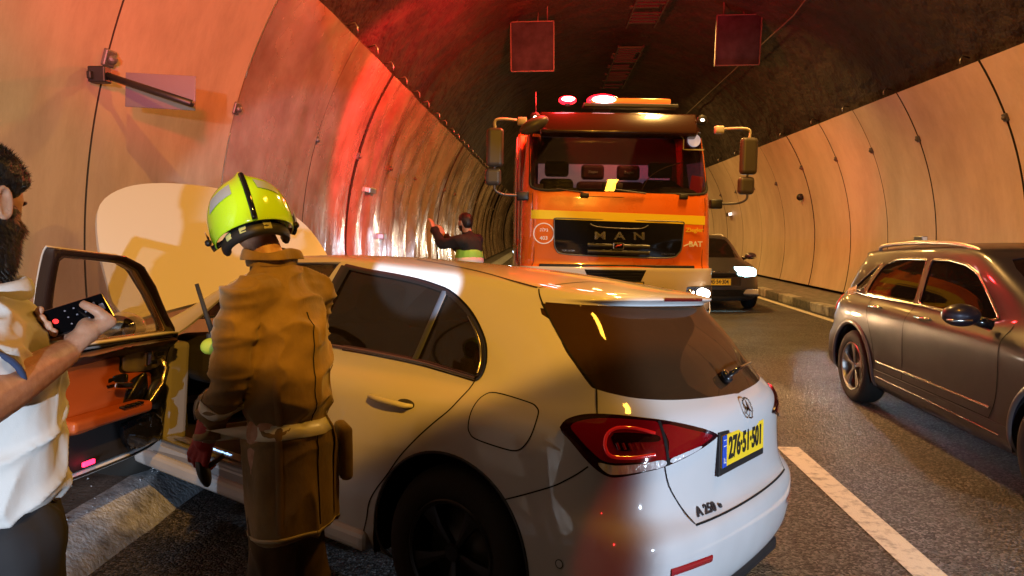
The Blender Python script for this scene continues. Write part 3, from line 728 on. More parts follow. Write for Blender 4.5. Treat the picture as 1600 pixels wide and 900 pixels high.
# door outline = below belt polygon following the seam, above belt following the window frame
win_up = [p for p in DL[:13*3-2]]
rd = [(p.x, p.z) for p in reversed(dseam)] + [(p[0]-0.018, p[1]+0.014) for p in reversed(win_up)] + [(bx_hi+0.035, bz_hi+0.016), (BX_B+0.02, 0.99), (BX_B, 0.60), (BX_B-0.01, rear_bottom_z)]
WELL = lambda cx, cz, r: [(cx+r*cos(a), cz+r*sin(a)) for a in [radians(-25+230*i/28) for i in range(29)]]+[(cx-r*1.0, 0.05), (cx+r*1.0, 0.05)]
AZ = 0.335; AR = 0.385
# front door (left one stands open) : forward of the B pillar
FBZ = 0.355
FD = [(BX_B+0.16, FBZ), (BX_B+0.07, 0.42), (BX_B+0.012, 0.58), (BX_B+0.028, 0.99), (bx_hi+0.045, bz_hi+0.018)]
top_pts = [(1.20, 1.385), (1.40, 1.375), (1.55, 1.335), (1.72, 1.23), (1.92, 1.07), (2.06, 0.965)]
FDp = FD+top_pts+[(2.125, 0.90), (2.13, 0.60), (2.11, 0.46), (2.04, FBZ)]
FW = [(BX_B+0.06, 0.972), (bx_hi+0.085, bz_hi-0.012), (1.22, 1.352), (1.40, 1.340), (1.52, 1.305), (1.70, 1.19), (1.88, 1.05), (1.955, 0.978)]
FWr = roundpoly([V((a, b, 0)) for a, b in FW], [0.18, 0.12, 0, 0, 0.2, 0.1, 0, 0.1], 4); FWr = [(p.x, p.y) for p in FWr]
REARDOOR, REARWIN, FDOOR, FWIN, WELLID, HATCHID, RGLASS, BUMP, BONNET, WSCR, FLAP, LAMP, ROOFG, RECESS = range(1, 15)
HATCH_L = hits([(842,452),(844,464),(856,492),(880,536),(904,572),(932,608)], False, 3)+hits([(932,608),(933,648)], False, 2)[1:]
HATCH_L2 = hits([(1038,727),(1045,759.6),(1064,793),(1086,819)], False, 3)
h0 = hit(933, 648)[0]; h1 = hit(1038, 727)[0]
tl_in = HATCH_L+[h0.lerp(h1, .5)]+HATCH_L2
hb = [V((p.x, p.y, p.z)) for p in hits([(1088,819),(1110,812),(1140,795),(1160,780)], False, 3)]
print('hatch left', [tuple(round(c, 2) for c in p) for p in tl_in[::3]])
yz = lambda P: [(p.y, p.z) for p in P]
hl = yz(tl_in); zb = hl[-1][1]
hpoly = [(0, 1.46)]+[(hl[0][0], 1.46)]+hl+[(hl[-1][0]-0.05, zb-0.004), (0, zb-0.008)]
hpoly = hpoly+[(-a, b) for a, b in reversed(hpoly[1:-1])]
# rear glass: wider dark screen
gl = hits([(860,500),(880,541),(893,562),(920,600),(932,608),(960,616),(1000,623),(1053,625),(1107,621),(1147,615)], False, 3)
g2 = [(abs(p.y), p.z) for p in gl if p.y > 0]
zmid = min(p[1] for p in g2)
print('glass', [tuple(round(c, 2) for c in p) for p in g2[::3]])
gp = g2+[(0, zmid-0.003)]; gp = gp+[(-a, b) for a, b in reversed(g2)]
gp = [(p[0], p[1]) for p in gp]
gp = [(gp[0][0]-0.01, 1.297)]+gp+[(-(gp[0][0]-0.01), 1.297)]
for sgn, flt in ((1, sideL), (-1, sideR)):
    cut_region(bm, lay, REARDOOR, rd, UX, UZ, flt)
    cut_region(bm, lay, REARWIN, DL, UX, UZ, flt)
    cut_region(bm, lay, FDOOR, FDp, UX, UZ, flt)
    cut_region(bm, lay, FWIN, FWr, UX, UZ, flt)
    for cx in (0.0, 2.73): cut_region(bm, lay, WELLID, WELL(cx, AZ, AR), UX, UZ, (lambda f: f.calc_center_median().y > 0.45) if sgn > 0 else (lambda f: f.calc_center_median().y < -0.45))
cut_region(bm, lay, HATCHID, hpoly, UY, UZ, lambda f: f.calc_center_median().x < -0.16 and f.normal.x < 0.02 and (f.calc_center_median().z < 1.335 or f.calc_center_median().x < -0.22))
cut_region(bm, lay, RGLASS, gp, UY, UZ, lambda f: f.normal.x < -0.1 and f.calc_center_median().x < -0.2 and f.calc_center_median().z < 1.33)
# windscreen and bonnet, cut from above
ws = [(2.44, .64), (2.53, .45), (2.57, .25), (2.585, 0)]; ws = ws+[(a, -b) for a, b in reversed(ws[:-1])]
ws += [(1.78, -.565), (1.66, -.52), (1.66, .52), (1.78, .565)]
cut_region(bm, lay, WSCR, ws, UX, UY, lambda f: f.normal.z > 0.1 and f.calc_center_median().x > 1.45)
bn = [(2.50, .66), (2.60, .30), (2.61, 0)]; bn = bn+[(a, -b) for a, b in reversed(bn[:-1])]
bn += [(2.62, -.70)]+[(p.x, p.y) for p in spline([V((a, b, 0)) for a, b in ((2.70, -.70), (3.0, -.685), (3.25, -.62), (3.40, -.46), (3.47, -.25), (3.49, 0), (3.47, .25), (3.40, .46), (3.25, .62), (3.0, .685), (2.70, .70))], 4)]+[(2.62, .70)]
cut_region(bm, lay, BONNET, bn, UX, UY, lambda f: f.normal.z > 0.1 and f.calc_center_median().x > 2.4)
# fuel flap on left quarter
fl = hits([(740,636),(756,618),(776,614),(824,628),(838,636),(841,648),(832,676),(820,696),(806,704),(784,700),(744,686),(734,676),(732,664)], True, 4)
cut_region(bm, lay, FLAP, xz(fl), UX, UZ, sideL)
# bumper: below the seam that runs from the wheel arch to the lamp
bs = hits([(767,785),(807,776),(860,761),(881,752),(903,740),(919,729)], False, 3)
DU = V((1, 1, 0)).normalized()
LD = V((-1, 1, 0)).normalized()
LAMPPX = [(876,669),(885,658),(906,651),(931,649),(967,651),(1002,655),(1038,659),(1073,665),(1102,672),(1117,679),(1109,688),(1087.6,702.7),(1038,727.6),(1002,738),(967,745),(949,744),(931,733),(913,715),(892,690),(879.6,678)]
lamp = hits(LAMPPX, False, 3)
uw = lambda P, U: [(p.dot(U), p.z) for p in P]
bpoly = [(p.x, p.z) for p in bs]+[(-1.2, bs[-1].z), (-1.2, 0.0), (0.0, 0.0), (-0.30, bs[0].z-0.01)]
for flt in (sideL, sideR):
    cut_region(bm, lay, BUMP, bpoly, UX, UZ, lambda f, g=flt: g(f) and f[lay] == 0)
# rear face of bumper below hatch
for f in bm.faces:
    c = f.calc_center_median()
    if c.x < -0.35 and f[lay] == 0 and c.z < bs[-1].z-0.0: f[lay] = BUMP
LU2 = V((1, -1, 0)).normalized()
cut_region(bm, lay, LAMP, uw(lamp, DU), DU, UZ, lambda f: f.normal.dot(LD) > 0.1)
lampR = mir(lamp); cut_region(bm, lay, LAMP+20, uw(lampR, LU2), LU2, UZ, lambda f: f.normal.dot(V((-1, -1, 0)).normalized()) > 0.1)

def recess_depth(p):   # number plate recess in the tailgate
    a = max(0, 1-max(abs(p.y)-0.30, 0)/0.06); zc = max(0, min(1, (p.z-0.655)/0.05))*max(0, min(1, (0.86-p.z)/0.03))
    return 0.022*a*zc if p.x < -0.6 else 0
for v in bm.verts:
    if v.co.x < -0.6: v.co.x += 0.0
# panels
o = sheet('body', bm, lay, {0}, nl, white, car, 0, 0.012)
o = sheet('rear_door', bm, lay, {REARDOOR}, nl, white, car, 0, 0.012)
rdo = o
fdr = [f for f in bm.faces if f[lay] in (FDOOR, FWIN) and f.calc_center_median().y < 0]
FR = 40
for f in fdr: f[lay] = FR+(0 if f[lay] == FDOOR else 1)
sheet('front_door', bm, lay, {FR}, nl, white, car, 0, 0.012)
sheet('window', bm, lay, {FR+1}, nl, dark_glass, car, -0.006, 0.004)
for f in bm.faces:
    if f[lay] == REARWIN and f.calc_center_median().y < 0: f[lay] = 50
sheet('window', bm, lay, {REARWIN}, nl, dark_glass, rdo, -0.006, 0.004)
sheet('window', bm, lay, {50}, nl, dark_glass, car, -0.006, 0.004)
tg = sheet('tailgate', bm, lay, {HATCHID}, nl, white, car, 0, 0.012)
sheet('rear_window', bm, lay, {RGLASS}, nl, glass_mat('rear_glass', (0.085, 0.045, 0.022), 0.30, 0.04, 0.42), tg, -0.002, 0.004)  # brown diffuse in the glass stands in for the reflected ceiling
sheet('windscreen', bm, lay, {WSCR}, nl, dark_glass, car, -0.003, 0.004)
sheet('fuel_flap', bm, lay, {FLAP}, nl, white, car, 0.001, 0.006)
bp = sheet('rear_bumper', bm, lay, {BUMP}, nl, white, car, 0, 0.012)
# raised bonnet: turned about its rear hinge line
hinge = V((2.50, 0, 0.985)); BON = Matrix.Translation(hinge) @ Matrix.Rotation(radians(-66), 4, 'Y') @ Matrix.Diagonal((1.10, 1.26, 1, 1)) @ Matrix.Translation(-hinge)
white_in = mat('white_inner', (0.85, 0.85, 0.85), 0.4, coat=0.3)
white_b = mat('bonnet_white', (0.62, 0.63, 0.66), 0.4, coat=0.6)
bonn = sheet('bonnet', bm, lay, {BONNET}, nl, white_b, car, 0, 0.03, BON, white_in)

seam_m = mat('panel_gap', (0.004, 0.004, 0.004), 0.9)
def seam(pts2, D, closed=False, wd=0.006, mtx=None, par=None, nm='panel_gap', U=UX, W=UZ, m=seam_m, eps=0.0015, h=0.0006):
    P3 = [U*p[0]+W*p[1]-D*0 for p in pts2]
    base = D*(-1)*0
    out = []
    for p in P3:
        h_, n_2, i_, d_ = bvh.ray_cast(p-D*3, D)
        if h_ is not None: out.append((h_+(n_2 if n_2.dot(D) < 0 else -n_2)*eps, n_2 if n_2.dot(D) < 0 else -n_2))
    return strip(nm, out, wd, m, par or car, closed, h, mtx)
seam(xz(dseam), -UY); seam([(BX_B+.004, rear_bottom_z), (BX_B+.004, .6), (BX_B+.022, .95)], -UY)
seam([(0.30+i*0.12, rear_bottom_z) for i in range(7)], -UY)
seam(xz(fl), -UY, True, 0.005)
seam(xz(bs), -UY, False, 0.005)
strip('panel_gap', [(p+n*0.0015, n) for p, n in [(q, (bvh.find_nearest(q)[1])) for q in tl_in]], 0.006, seam_m, tg)
strip('panel_gap', [(p+n*0.0015, n) for p, n in [(q, (bvh.find_nearest(q)[1])) for q in mir(tl_in)]], 0.006, seam_m, tg)
# tailgate lower gap and roof ditch
seam([(hl[-1][0]-i*hl[-1][0]*2/20, zb-0.003-0.004*sin(pi*i/20)) for i in range(21)], UX, False, 0.008, U=UY, par=tg)
rd_px = hits([(600,398.5),(651,406),(693,413),(747,424),(800,439),(840,450)], False, 3)
strip('roof_gap', [(p+V((0, 0, 0.002)), bvh.find_nearest(p)[1]) for p in rd_px], 0.012, seam_m, car)
top_h = hits([(842,450),(864,446),(916,441),(960,443.5)], False, 4)
strip('panel_gap', [(p+V((0, 0, 0.002)), bvh.find_nearest(p)[1]) for p in top_h], 0.006, seam_m, tg)
# window surrounds
trim = mat('window_trim', (0.25, 0.24, 0.23), 0.25, metal=1.0)
seam(DL[:-3], -UY, False, 0.026, par=rdo, nm='window_seal', m=gloss_black, eps=0.003, h=0.003)
lowb = [p for p in DL[36:]]
seam(lowb, -UY, False, 0.016, par=rdo, nm='window_trim', m=trim, eps=0.006, h=0.006)
chp = hits([(733,495),(744,518),(751,540),(752,565),(747,584)], False, 4)
strip('window_trim', [(p+bvh.find_nearest(p)[1]*0.006, bvh.find_nearest(p)[1]) for p in chp], 0.010, trim, rdo, h=0.005)
dv = hits([(695,456),(674,504),(653,553),(646,566)], False, 4)
strip('window_divider', [(p+bvh.find_nearest(p)[1]*0.003, bvh.find_nearest(p)[1]) for p in dv], 0.030, mat('satin_grey_trim', (0.05, 0.055, 0.07), 0.35), rdo, h=0.006)
bp_ = hits([(541,417),(519,457),(499,500),(492,536)], False, 4)
if len(bp_) > 2: strip('pillar_trim', [(p+bvh.find_nearest(p)[1]*0.004, bvh.find_nearest(p)[1]) for p in bp_], 0.07, gloss_black, rdo, h=0.003)
# door handle
for sgn in (1, -1):
    hx0, hx1 = hit(580, 617)[0], hit(645, 634)[0]
    A = V((hx0.x, hx0.y*sgn, hx0.z)); B = V((hx1.x, hx1.y*sgn, hx1.z)); O = V((0, .028*sgn, 0))
    par = rdo if sgn > 0 else car
    tube('door_handle', [A+O*.1, A+O*.8+(B-A)*.08, A+O*1.1+(B-A)*.3, A+O*1.1+(B-A)*.6, B+O*.9-(B-A)*.06, B+O*.1], [.008, .013, .015, .015, .013, .009], white, par, 12, 0.8)
    if sgn > 0:
        cc = (A+B)/2; nn = bvh.find_nearest(cc)[1]
        poly = [cc+(B-A)*(0.34+0.0)+(B-A)*0.20*cos(a)+UZ*0.022*sin(a) for a in [2*pi*i/20 for i in range(20)]]
        pts = [bvh.find_nearest(p)[0]+nn*0.001 for p in poly]
        from_py('handle_cup', pts, [list(range(20))], mat('cup_dark', (0.05, 0.05, 0.05), 0.5), rdo)
# ---- tail lamps
red_l = mat('tail_lens', (0.17, 0.002, 0.005), 0.06, coat=1.0, emit=(1, 0.01, 0.02), estr=0.015); clear_l = mat('clear_lens', (0.55, 0.55, 0.58), 0.12, coat=1); add_bump(clear_l, 70, 0.8, 0.01, stretch=(1, 1, 0.2))
dark_l = mat('lamp_dark', (0.02, 0.002, 0.003), 0.08, coat=1.0)
for sgn, rid, LP in ((1, LAMP, lamp), (-1, LAMP+20, lampR)):
    lo = sheet('tail_lamp', bm, lay, {rid}, nl, dark_l, car, 0.012, 0.02)
    cen = sum(LP, V())/len(LP)
    Dn = (DU if sgn > 0 else LU2)
    ld = LD if sgn > 0 else V((-1, -1, 0)).normalized()
    def patch(px_list, nm, m, off, th=0.002, clo=True):
        pts = hits(px_list, True, 3)
        if sgn < 0: pts = mir(pts)
        P2 = [(p.dot(Dn), p.z) for p in pts]
        us = [p[0] for p in P2]; zs = [p[1] for p in P2]
        vin = [V((a, b)) for a, b in P2]; ne = len(vin); edges = [(i, (i+1) % ne) for i in range(ne)]
        st = 0.012; u = min(us)
        while u < max(us):
            z = min(zs)
            while z < max(zs):
                if in_poly((u, z), P2): vin.append(V((u, z)))
                z += st
            u += st
        r = geometry.delaunay_2d_cdt(vin, edges, [list(range(ne))], 1, 1e-5)
        vs = []; ok = []
        for p in r[0]:
            h_, n_2, i_, d_ = bvh.ray_cast(Dn*p[0]+UZ*p[1]+ld*3, -ld)
            if h_ is None: h_ = Dn*p[0]+UZ*p[1]; n_2 = ld
            vs.append(h_+(n_2 if n_2.dot(ld) > 0 else -n_2)*off)
        oo = from_py(nm, vs, [tuple(f) for f in r[2]], m, lo)
        return oo
    patch([(893,668),(912,659),(950,656),(1000,659),(1028,664),(1036,690),(1038,718),(990,722),(948,722),(925,706),(905,685)], 'red_lens', red_l, 0.0135)
    patch([(1032,665),(1070,671),(1100,677),(1108,681),(1092,694),(1066,706),(1042,715),(1041,690)], 'red_lens', red_l, 0.0135)
    patch([(934,723),(960,727),(1000,724),(1032,718),(1035,727),(1000,736),(966,741),(948,739)], 'clear_lens', clear_l, 0.0145)
    patch([(1046,722),(1066,713),(1088,701),(1090,696),(1066,706),(1044,716)], 'clear_lens', clear_l, 0.0145)
    glow = mat('tail_glow_trim', (0.9, 0.02, 0.02), 0.2, coat=1, emit=(1, 0.02, 0.02), estr=0.12)
    lpth = hits([(1020,678),(990,671),(962,671),(947,682),(945,700),(955,713),(985,715),(1020,710)], False, 4)
    if sgn < 0: lpth = mir(lpth)
    strip('light_guide', [(p+bvh.find_nearest(p)[1]*0.015, bvh.find_nearest(p)[1]) for p in lpth], 0.012, glow, lo, h=0.003)
    patch([(958,678),(1020,680),(1025,690),(985,692),(985,704),(962,702)], 'lamp_insert', dark_l, 0.0155)
    for q in range(5):
        ip = hits([(962+q*9, 693), (966+q*9, 703)], False, 2)
        if sgn < 0: ip = mir(ip)
        strip('led_bar', [(p+bvh.find_nearest(p)[1]*0.0165, bvh.find_nearest(p)[1]) for p in ip], 0.009, red_l, lo, h=0.002)
    dvp = hits([(1026,660),(1035,690),(1040,726)], False, 4)
    if sgn < 0: dvp = mir(dvp)
    strip('lamp_gap', [(p+bvh.find_nearest(p)[1]*0.0165, bvh.find_nearest(p)[1]) for p in dvp], 0.012, seam_m, lo)
# third brake light, wiper, star, plate, badge, reflector
def on_surf(px, py, off=0.003):
    h_, n_2 = hit(px, py)
    if h_ is None: return None, None
    return h_+n_2*off, n_2
def surf_mtx(px, py, off, flipx=True):
    p, n_2 = on_surf(px, py, off); xd = V((0, 0, 1)).cross(n_2).normalized()
    return Matrix.Translation(p) @ rot_from(xd, n_2.cross(xd))
bl_ = [V((bvh.ray_cast(V((-3, y_, 1.328)), UX)[0].x-0.001, y_, 1.328)) for y_ in [-.20+.04*i for i in range(11)]]
strip('brake_light', [(p, V((-1, 0, 0))) for p in bl_], 0.014, mat('brake_lens', (0.10, 0.008, 0.01), 0.15, coat=1), tg, h=0.002)
wp, wn = on_surf(1130, 592, 0.02); w2, _ = on_surf(1163, 578, 0.022)
bmw = bmesh.new(); add_tube(bmw, [wp-wn*0.02, wp+wn*0.01], [0.03, 0.026], 16); add_tube(bmw, [wp, wp.lerp(V((wp.x, wp.y-0.22, wp.z+0.035)), .5)+wn*.012, V((wp.x+0.02, wp.y-0.34, wp.z+0.03))], [0.014, 0.010, 0.007], 8, flat=.7)
from_bm('wiper', bmw, gloss_black, tg, smooth=True)
M_ = surf_mtx(1165, 638, 0.006)
bms = bmesh.new(); R_ = 0.044
for i in range(40):
    a0, a1 = 2*pi*i/40, 2*pi*(i+1)/40; q = []
    for (a, r_) in ((a0, R_), (a1, R_), (a1, R_-.006), (a0, R_-.006)): q.append(bms.verts.new((r_*cos(a), r_*sin(a), 0.003)))
    bms.faces.new(q)
for k in range(3):
    a = pi/2+2*pi*k/3; t = V((cos(a), sin(a), 0)); s_ = V((-sin(a), cos(a), 0))
    q0, q1, q2, q3 = bms.verts.new(s_*.008+V((0, 0, .003))), bms.verts.new(t*(R_-.003)+V((0, 0, .003))), bms.verts.new(-s_*.008+V((0, 0, .003))), bms.verts.new(V((0, 0, .008)))
    bms.faces.new((q0, q1, q3)); bms.faces.new((q3, q1, q2))
bms.transform(M_); so = from_bm('star_emblem', bms, chrome, tg); s2 = so.modifiers.new('t', 'SOLIDIFY'); s2.thickness = 0.003
# number plate
c1, _ = on_surf(1109, 687); c2, _ = on_surf(1183, 661); c3, _ = on_surf(1186, 697); c4, _ = on_surf(1110, 734)
pcn = (c1+c2+c3+c4)/4; nn = bvh.find_nearest(pcn)[1]; nn = V((nn.x, 0, 0.05)).normalized(); xd = V((0, -1, 0)); up = nn.cross(xd)*-1
up = xd.cross(nn)*-1 if xd.cross(nn).z < 0 else xd.cross(nn)
PW = (c1-c2).length*0.5+(c4-c3).length*0.5; PH = (c1-c4).length
print('plate size', PW, PH, pcn)
PW, PH = 0.485, 0.118
PM = Matrix.Translation(V((pcn.x-0.004, pcn.y*0.5, pcn.z))) @ rot_from(xd, up)
plate_y = mat('plate_yellow', (0.80, 0.55, 0.02), 0.4); plate_b = mat('plate_blue', (0.02, 0.07, 0.45), 0.4); ink = mat('plate_ink', (0.01, 0.01, 0.01), 0.5)
def plate(parent, PM, PW, PH, s, sz, sx=0.8, bold=0.0035):
    bmq = bmesh.new(); add_box(bmq, (0, -.008, -.004), (PW+.035, PH+.045, .012)); bmq.transform(PM); fr = bev(from_bm('number_plate', bmq, black, parent), 0.004)
    bmq = bmesh.new(); add_box(bmq, (0.0, 0, .003), (PW, PH, .006)); bmq.transform(PM); from_bm('plate_face', bmq, plate_y, fr)
    bmq = bmesh.new(); add_box(bmq, (-PW/2+.022, 0, .0065), (.044, PH, .003)); bmq.transform(PM); from_bm('country_band', bmq, plate_b, fr)
    text('plate_digits', s, sz, ink, fr, PM @ Matrix.Translation((0.022, 0, .0075)), 0.0008, sx, bold=bold)
    return fr
fr = plate(tg, PM, PW, PH, '276\u00b751\u00b7501', 0.112, 0.78)
text('country_code', 'IL', 0.03, mat('white_ink', (0.8, 0.8, 0.8), 0.5), fr, PM @ Matrix.Translation((-PW/2+.022, -.035, .009)), 0.0005)
bmq = bmesh.new(); 
for dz in (.008, .03): add_box(bmq, (-PW/2+.022, dz+.012, .009), (.026, .003, .001))
bmq.transform(PM); from_bm('flag_bars', bmq, MATS['white_ink'], fr)
badge = mat('badge_dark_chrome', (0.06, 0.06, 0.065), 0.3, metal=0.6)
ba, bb = on_surf(1083, 803), on_surf(1124, 789)
if ba[0] is not None and bb[0] is not None:
    mid = (ba[0]+bb[0])/2; xd2 = (bb[0]-ba[0]).normalized(); n2 = bvh.find_nearest(mid)[1]; up2 = n2.cross(xd2)
    if up2.z < 0: up2 = -up2
    BM = Matrix.Translation(mid+n2*.003) @ rot_from(xd2, up2)
    L_ = (bb[0]-ba[0]).length; print('badge len', L_)
    text('model_badge', 'A 250', 0.048, badge, tg, BM @ Matrix.Translation((-.012, 0, 0)), 0.002, L_/0.165, bold=0.0012)
    text('model_badge', 'e', 0.034, badge, tg, BM @ Matrix.Translation((L_*.47, 0.0, 0)), 0.002, L_/0.165, bold=0.001)
refl = mat('reflector_red', (0.28, 0.008, 0.012), 0.25, coat=1)
for sgn in (1, -1):
    rp = hits([(1048,895),(1080,884),(1112,872)], False, 5)
    if sgn < 0: rp = mir(rp)
    strip('reflector', [(p+bvh.find_nearest(p)[1]*0.002, bvh.find_nearest(p)[1]) for p in rp], 0.026, refl, bp, h=0.003)
op = hit(874, 881)[0]
if op is not None:
    n2 = bvh.find_nearest(op)[1]; strip('tow_cap', [(op+n2*.002+(UX*cos(a)+UZ*sin(a))*0.014, n2) for a in [2*pi*i/20 for i in range(20)]], 0.003, seam_m, bp, True)
# lower bumper dark diffuser
bmd = bmesh.new(); add_box(bmd, (-.72, 0, .215), (.16, 1.15, .08)); bev(from_bm('diffuser', bmd, black, bp), 0.03, 3)
# ---- wheels, wells, underside
for cx in (0, 2.73):
    for sgn in (1, -1):
        wheel(car, (cx, .765*sgn, 0.335 if cx == 0 else 0.32), sgn, 0.325, 0.20, 0.205, 5, mat('dark_alloy', (0.04, 0.04, 0.045), 0.4, metal=0.7), 0 if cx == 0 else 0.25, 0.4)
        wheel_well(car, (cx, .875*sgn, AZ), sgn, AR+.004, .34)
        seam([(cx+AR*cos(a), AZ+AR*sin(a)) for a in [radians(-12+204*i/40) for i in range(41)]], -UY*sgn, False, 0.012, nm='arch_lip', m=black, eps=0.001, h=0.002)
box('underbody', (1.37, 0, .25), (3.9, 1.36, .06), black, car)
# sill
sill = mat('sill_shade', (0.35, 0.35, 0.35), 0.4)
# ---- cabin
cab = interior_dark
box('cabin_floor', (1.1, 0, .33), (2.6, 1.5, .04), cab, car)
def seat(x, y, nm='seat', m=seat_m, wd=.5):
    root = bpy.data.objects.new(nm, None); C.objects.link(root); root.parent = car; root.location = (x, y, .38)
    bev(box('seat_cushion', (.05, 0, .12), (.5, wd, .16), m, root), .05, 4)
    bev(box('seat_back', (-.26, 0, .42), (.14, wd, .62), m, root, (0, -.28, 0)), .06, 4)
    bev(box('head_rest', (-.37, 0, .83), (.10, .26, .18), m, root, (0, -.2, 0)), .04, 4)
seat(1.30, .38); seat(1.30, -.38)
seat(.42, 0, 'rear_seat', seat_m, 1.2)
bev(box('dashboard', (2.15, 0, .80), (.42, 1.36, .26), cab, car), .08, 4)
bmt = bmesh.new(); bmesh.ops.create_circle(bmt, segments=8, radius=.001); bmt.free()
bmt = bmesh.new(); add_tube(bmt, [(1.86+.06*sin(a), .38+.18*cos(a), .86+.17*sin(a)) for a in [2*pi*i/28 for i in range(29)]], .014, 8, False)
add_tube(bmt, [(1.86, .21, .86), (1.88, .38, .85), (1.86, .55, .86)], .014, 8); add_tube(bmt, [(1.88, .38, .85), (2.05, .38, .80)], .03, 8)
from_bm('steering_wheel', bmt, black, car, smooth=True)
box('parcel_shelf', (-.25, 0, .93), (.45, 1.15, .02), cab, car)
# body side inner trims round the door opening (left): pillar, sill step
sl = mat('sill_white_dimmed', (0.24, 0.24, 0.25), 0.3, coat=1)  # car white darkened: dimness of the door opening put into the colour
bev(box('door_sill', (1.60, .795, .335), (1.08, .13, .10), sl, car), .02, 3)
bev(box('sill_plate', (1.60, .78, .392), (.80, .07, .006), steel, car), .002)
text('sill_lettering', 'Mercedes-Benz', .028, mat('sill_glow', (0.4, 0.6, 1), 0.4, emit=(0.35, 0.6, 1.0), estr=2.5), car, Matrix.Translation((1.60, .785, .3965)) @ rot_from((-1, 0, 0), (0, -1, 0)), .0006)
for k in range(3): box('sill_rib', (1.60, .86-.018*k, .385-.01*k), (1.02, .006, .008), mat('rib_dark', (.1, .1, .1), .5), car)
bev(box('lower_sill', (1.36, .835, .265), (1.86, .10, .09), white, car), .03, 3)
bev(box('door_pillar', (1.02, .72, .72), (.12, .10, .75), white, car), .03, 3)
bev(box('cowl_pillar', (2.16, .74, .62), (.10, .14, .56), sl, car), .03, 3)
box('engine_bay', (3.0, 0, .60), (.9, 1.2, .2), black, car)
# mirrors
def mirror(parent, mtx, sgn):
    b_2 = bmesh.new(); bmesh.ops.create_uvsphere(b_2, u_segments=20, v_segments=14, radius=1, matrix=mtx @ Matrix.Translation((0, .12*sgn, .02)) @ Matrix.Diagonal((.085, .115, .075, 1)))
    m1 = from_bm('side_mirror', b_2, white, parent, smooth=True)
    b_2 = bmesh.new(); bmesh.ops.create_uvsphere(b_2, u_segments=20, v_segments=10, radius=1, matrix=mtx @ Matrix.Translation((-.055, .12*sgn, .02)) @ Matrix.Diagonal((.045, .10, .062, 1)))
    from_bm('mirror_glass', b_2, mat('mirror_glass', (.25, .28, .3), .03, metal=1), m1, smooth=True)
    b_2 = bmesh.new(); add_tube(b_2, [mtx @ V((.01, -.03*sgn, -.06)), mtx @ V((0, .06*sgn, -.035))], [.03, .035], 10); from_bm('mirror_foot', b_2, gloss_black, m1, smooth=True)
mirror(car, Matrix.Translation((1.98, -.86, 1.00)), -1)

# ---- the open front left door
HG = V((2.12, .855, 0)); OPEN = radians(DOOR_DEG)
DM = Matrix.Translation(HG) @ Matrix.Rotation(-OPEN, 4, 'Z') @ Matrix.Translation(-HG)
door = bpy.data.objects.new('front_door', None); C.objects.link(door); door.parent = car; door.matrix_local = DM
door['label'] = 'wide open front left door with orange leather trim'
sheet('door_skin', bm, lay, {FDOOR}, nl, white, door, 0, 0.006)
sheet('window', bm, lay, {FWIN}, nl, clear_glass, door, -0.02, 0.004)
# inner side: shifted inward copy with trims. build as CDT plates following the door surface at depth
def inner_patch(poly2, nm, m, depth, th=0.0, parent=door, rnd=0.2, bulge=0.0, n=4):
    P2 = roundpoly([V((a, b, 0)) for a, b in poly2], rnd, n); P2 = [(p.x, p.y) for p in P2]
    us = [p[0] for p in P2]; zs = [p[1] for p in P2]
    vin = [V(p) for p in P2]; ne = len(vin); st = 0.03; u = min(us)+.01
    while u < max(us):
        z = min(zs)+.01
        while z < max(zs):
            if in_poly((u, z), P2): vin.append(V((u, z)))
            z += st
        u += st
    r = geometry.delaunay_2d_cdt(vin, [(i, (i+1) % ne) for i in range(ne)], [list(range(ne))], 1, 1e-5)
    vs = []
    for p in r[0]:
        zq = min(p[1], 1.35)
        h_, n_2, i_, d_ = bvh.ray_cast(V((p[0], 3, zq)), -UY)
        y_ = h_.y if h_ is not None else 0.62
        dd = min([ (V((p[0], p[1]))-V(q)).length for q in P2[::2]])
        vs.append((p[0], y_-depth-bulge*min(1, dd/.05), p[1]))
    o = from_py(nm, vs, [tuple(f) for f in r[2]], m, parent)
    if th:
        s_ = o.modifiers.new('t', 'SOLIDIFY'); s_.thickness = th; s_.offset = 0; bev(o, 0.004, 2, 50)
    return o
# structural inner shell (white painted rim)
rim_w = mat('door_jamb_paint', (0.68, 0.68, 0.70), 0.3, coat=1)
def ring(outer, inner, nm, m, d0, d1, parent=door):
    """solid ring between two outlines of equal length, from depth d0 to d1 inside the skin"""
    vs = []; fs = []; n = len(outer)
    def Y(p, d):
        h_, n_2, i_, d_ = bvh.ray_cast(V((p[0], 3, min(max(p[1], .22), 1.37))), -UY); return (h_.y if h_ is not None else .6)-d
    for p, q in zip(outer, inner):
        vs += [(p[0], Y(p, d0), p[1]), (p[0], Y(p, d1), p[1]), (q[0], Y(q, d1), q[1]), (q[0], Y(q, d0), q[1])]
    for i in range(n):
        j = (i+1) % n
        for k in range(4): fs.append((4*i+k, 4*i+(k+1) % 4, 4*j+(k+1) % 4, 4*j+k))
    o = from_py(nm, vs, fs, m, parent, smooth=False); bev(o, .006, 2, 40); o.data.polygons.foreach_set('use_smooth', [True]*len(o.data.polygons)); return o
def inset(poly, c, f): return [(c[0]+(p[0]-c[0])*f, c[1]+(p[1]-c[1])*f) for p in poly]
def resample(poly, N):
    P_ = [V((p[0], p[1])) for p in poly]; L = [0]
    for i in range(len(P_)): L.append(L[-1]+(P_[(i+1) % len(P_)]-P_[i]).length)
    out = []
    for k in range(N):
        s = L[-1]*k/N; i = max(j for j in range(len(P_)) if L[j] <= s); t = (s-L[i])/max(L[i+1]-L[i], 1e-9)
        q = P_[i].lerp(P_[(i+1) % len(P_)], t); out.append((q.x, q.y))
    return out
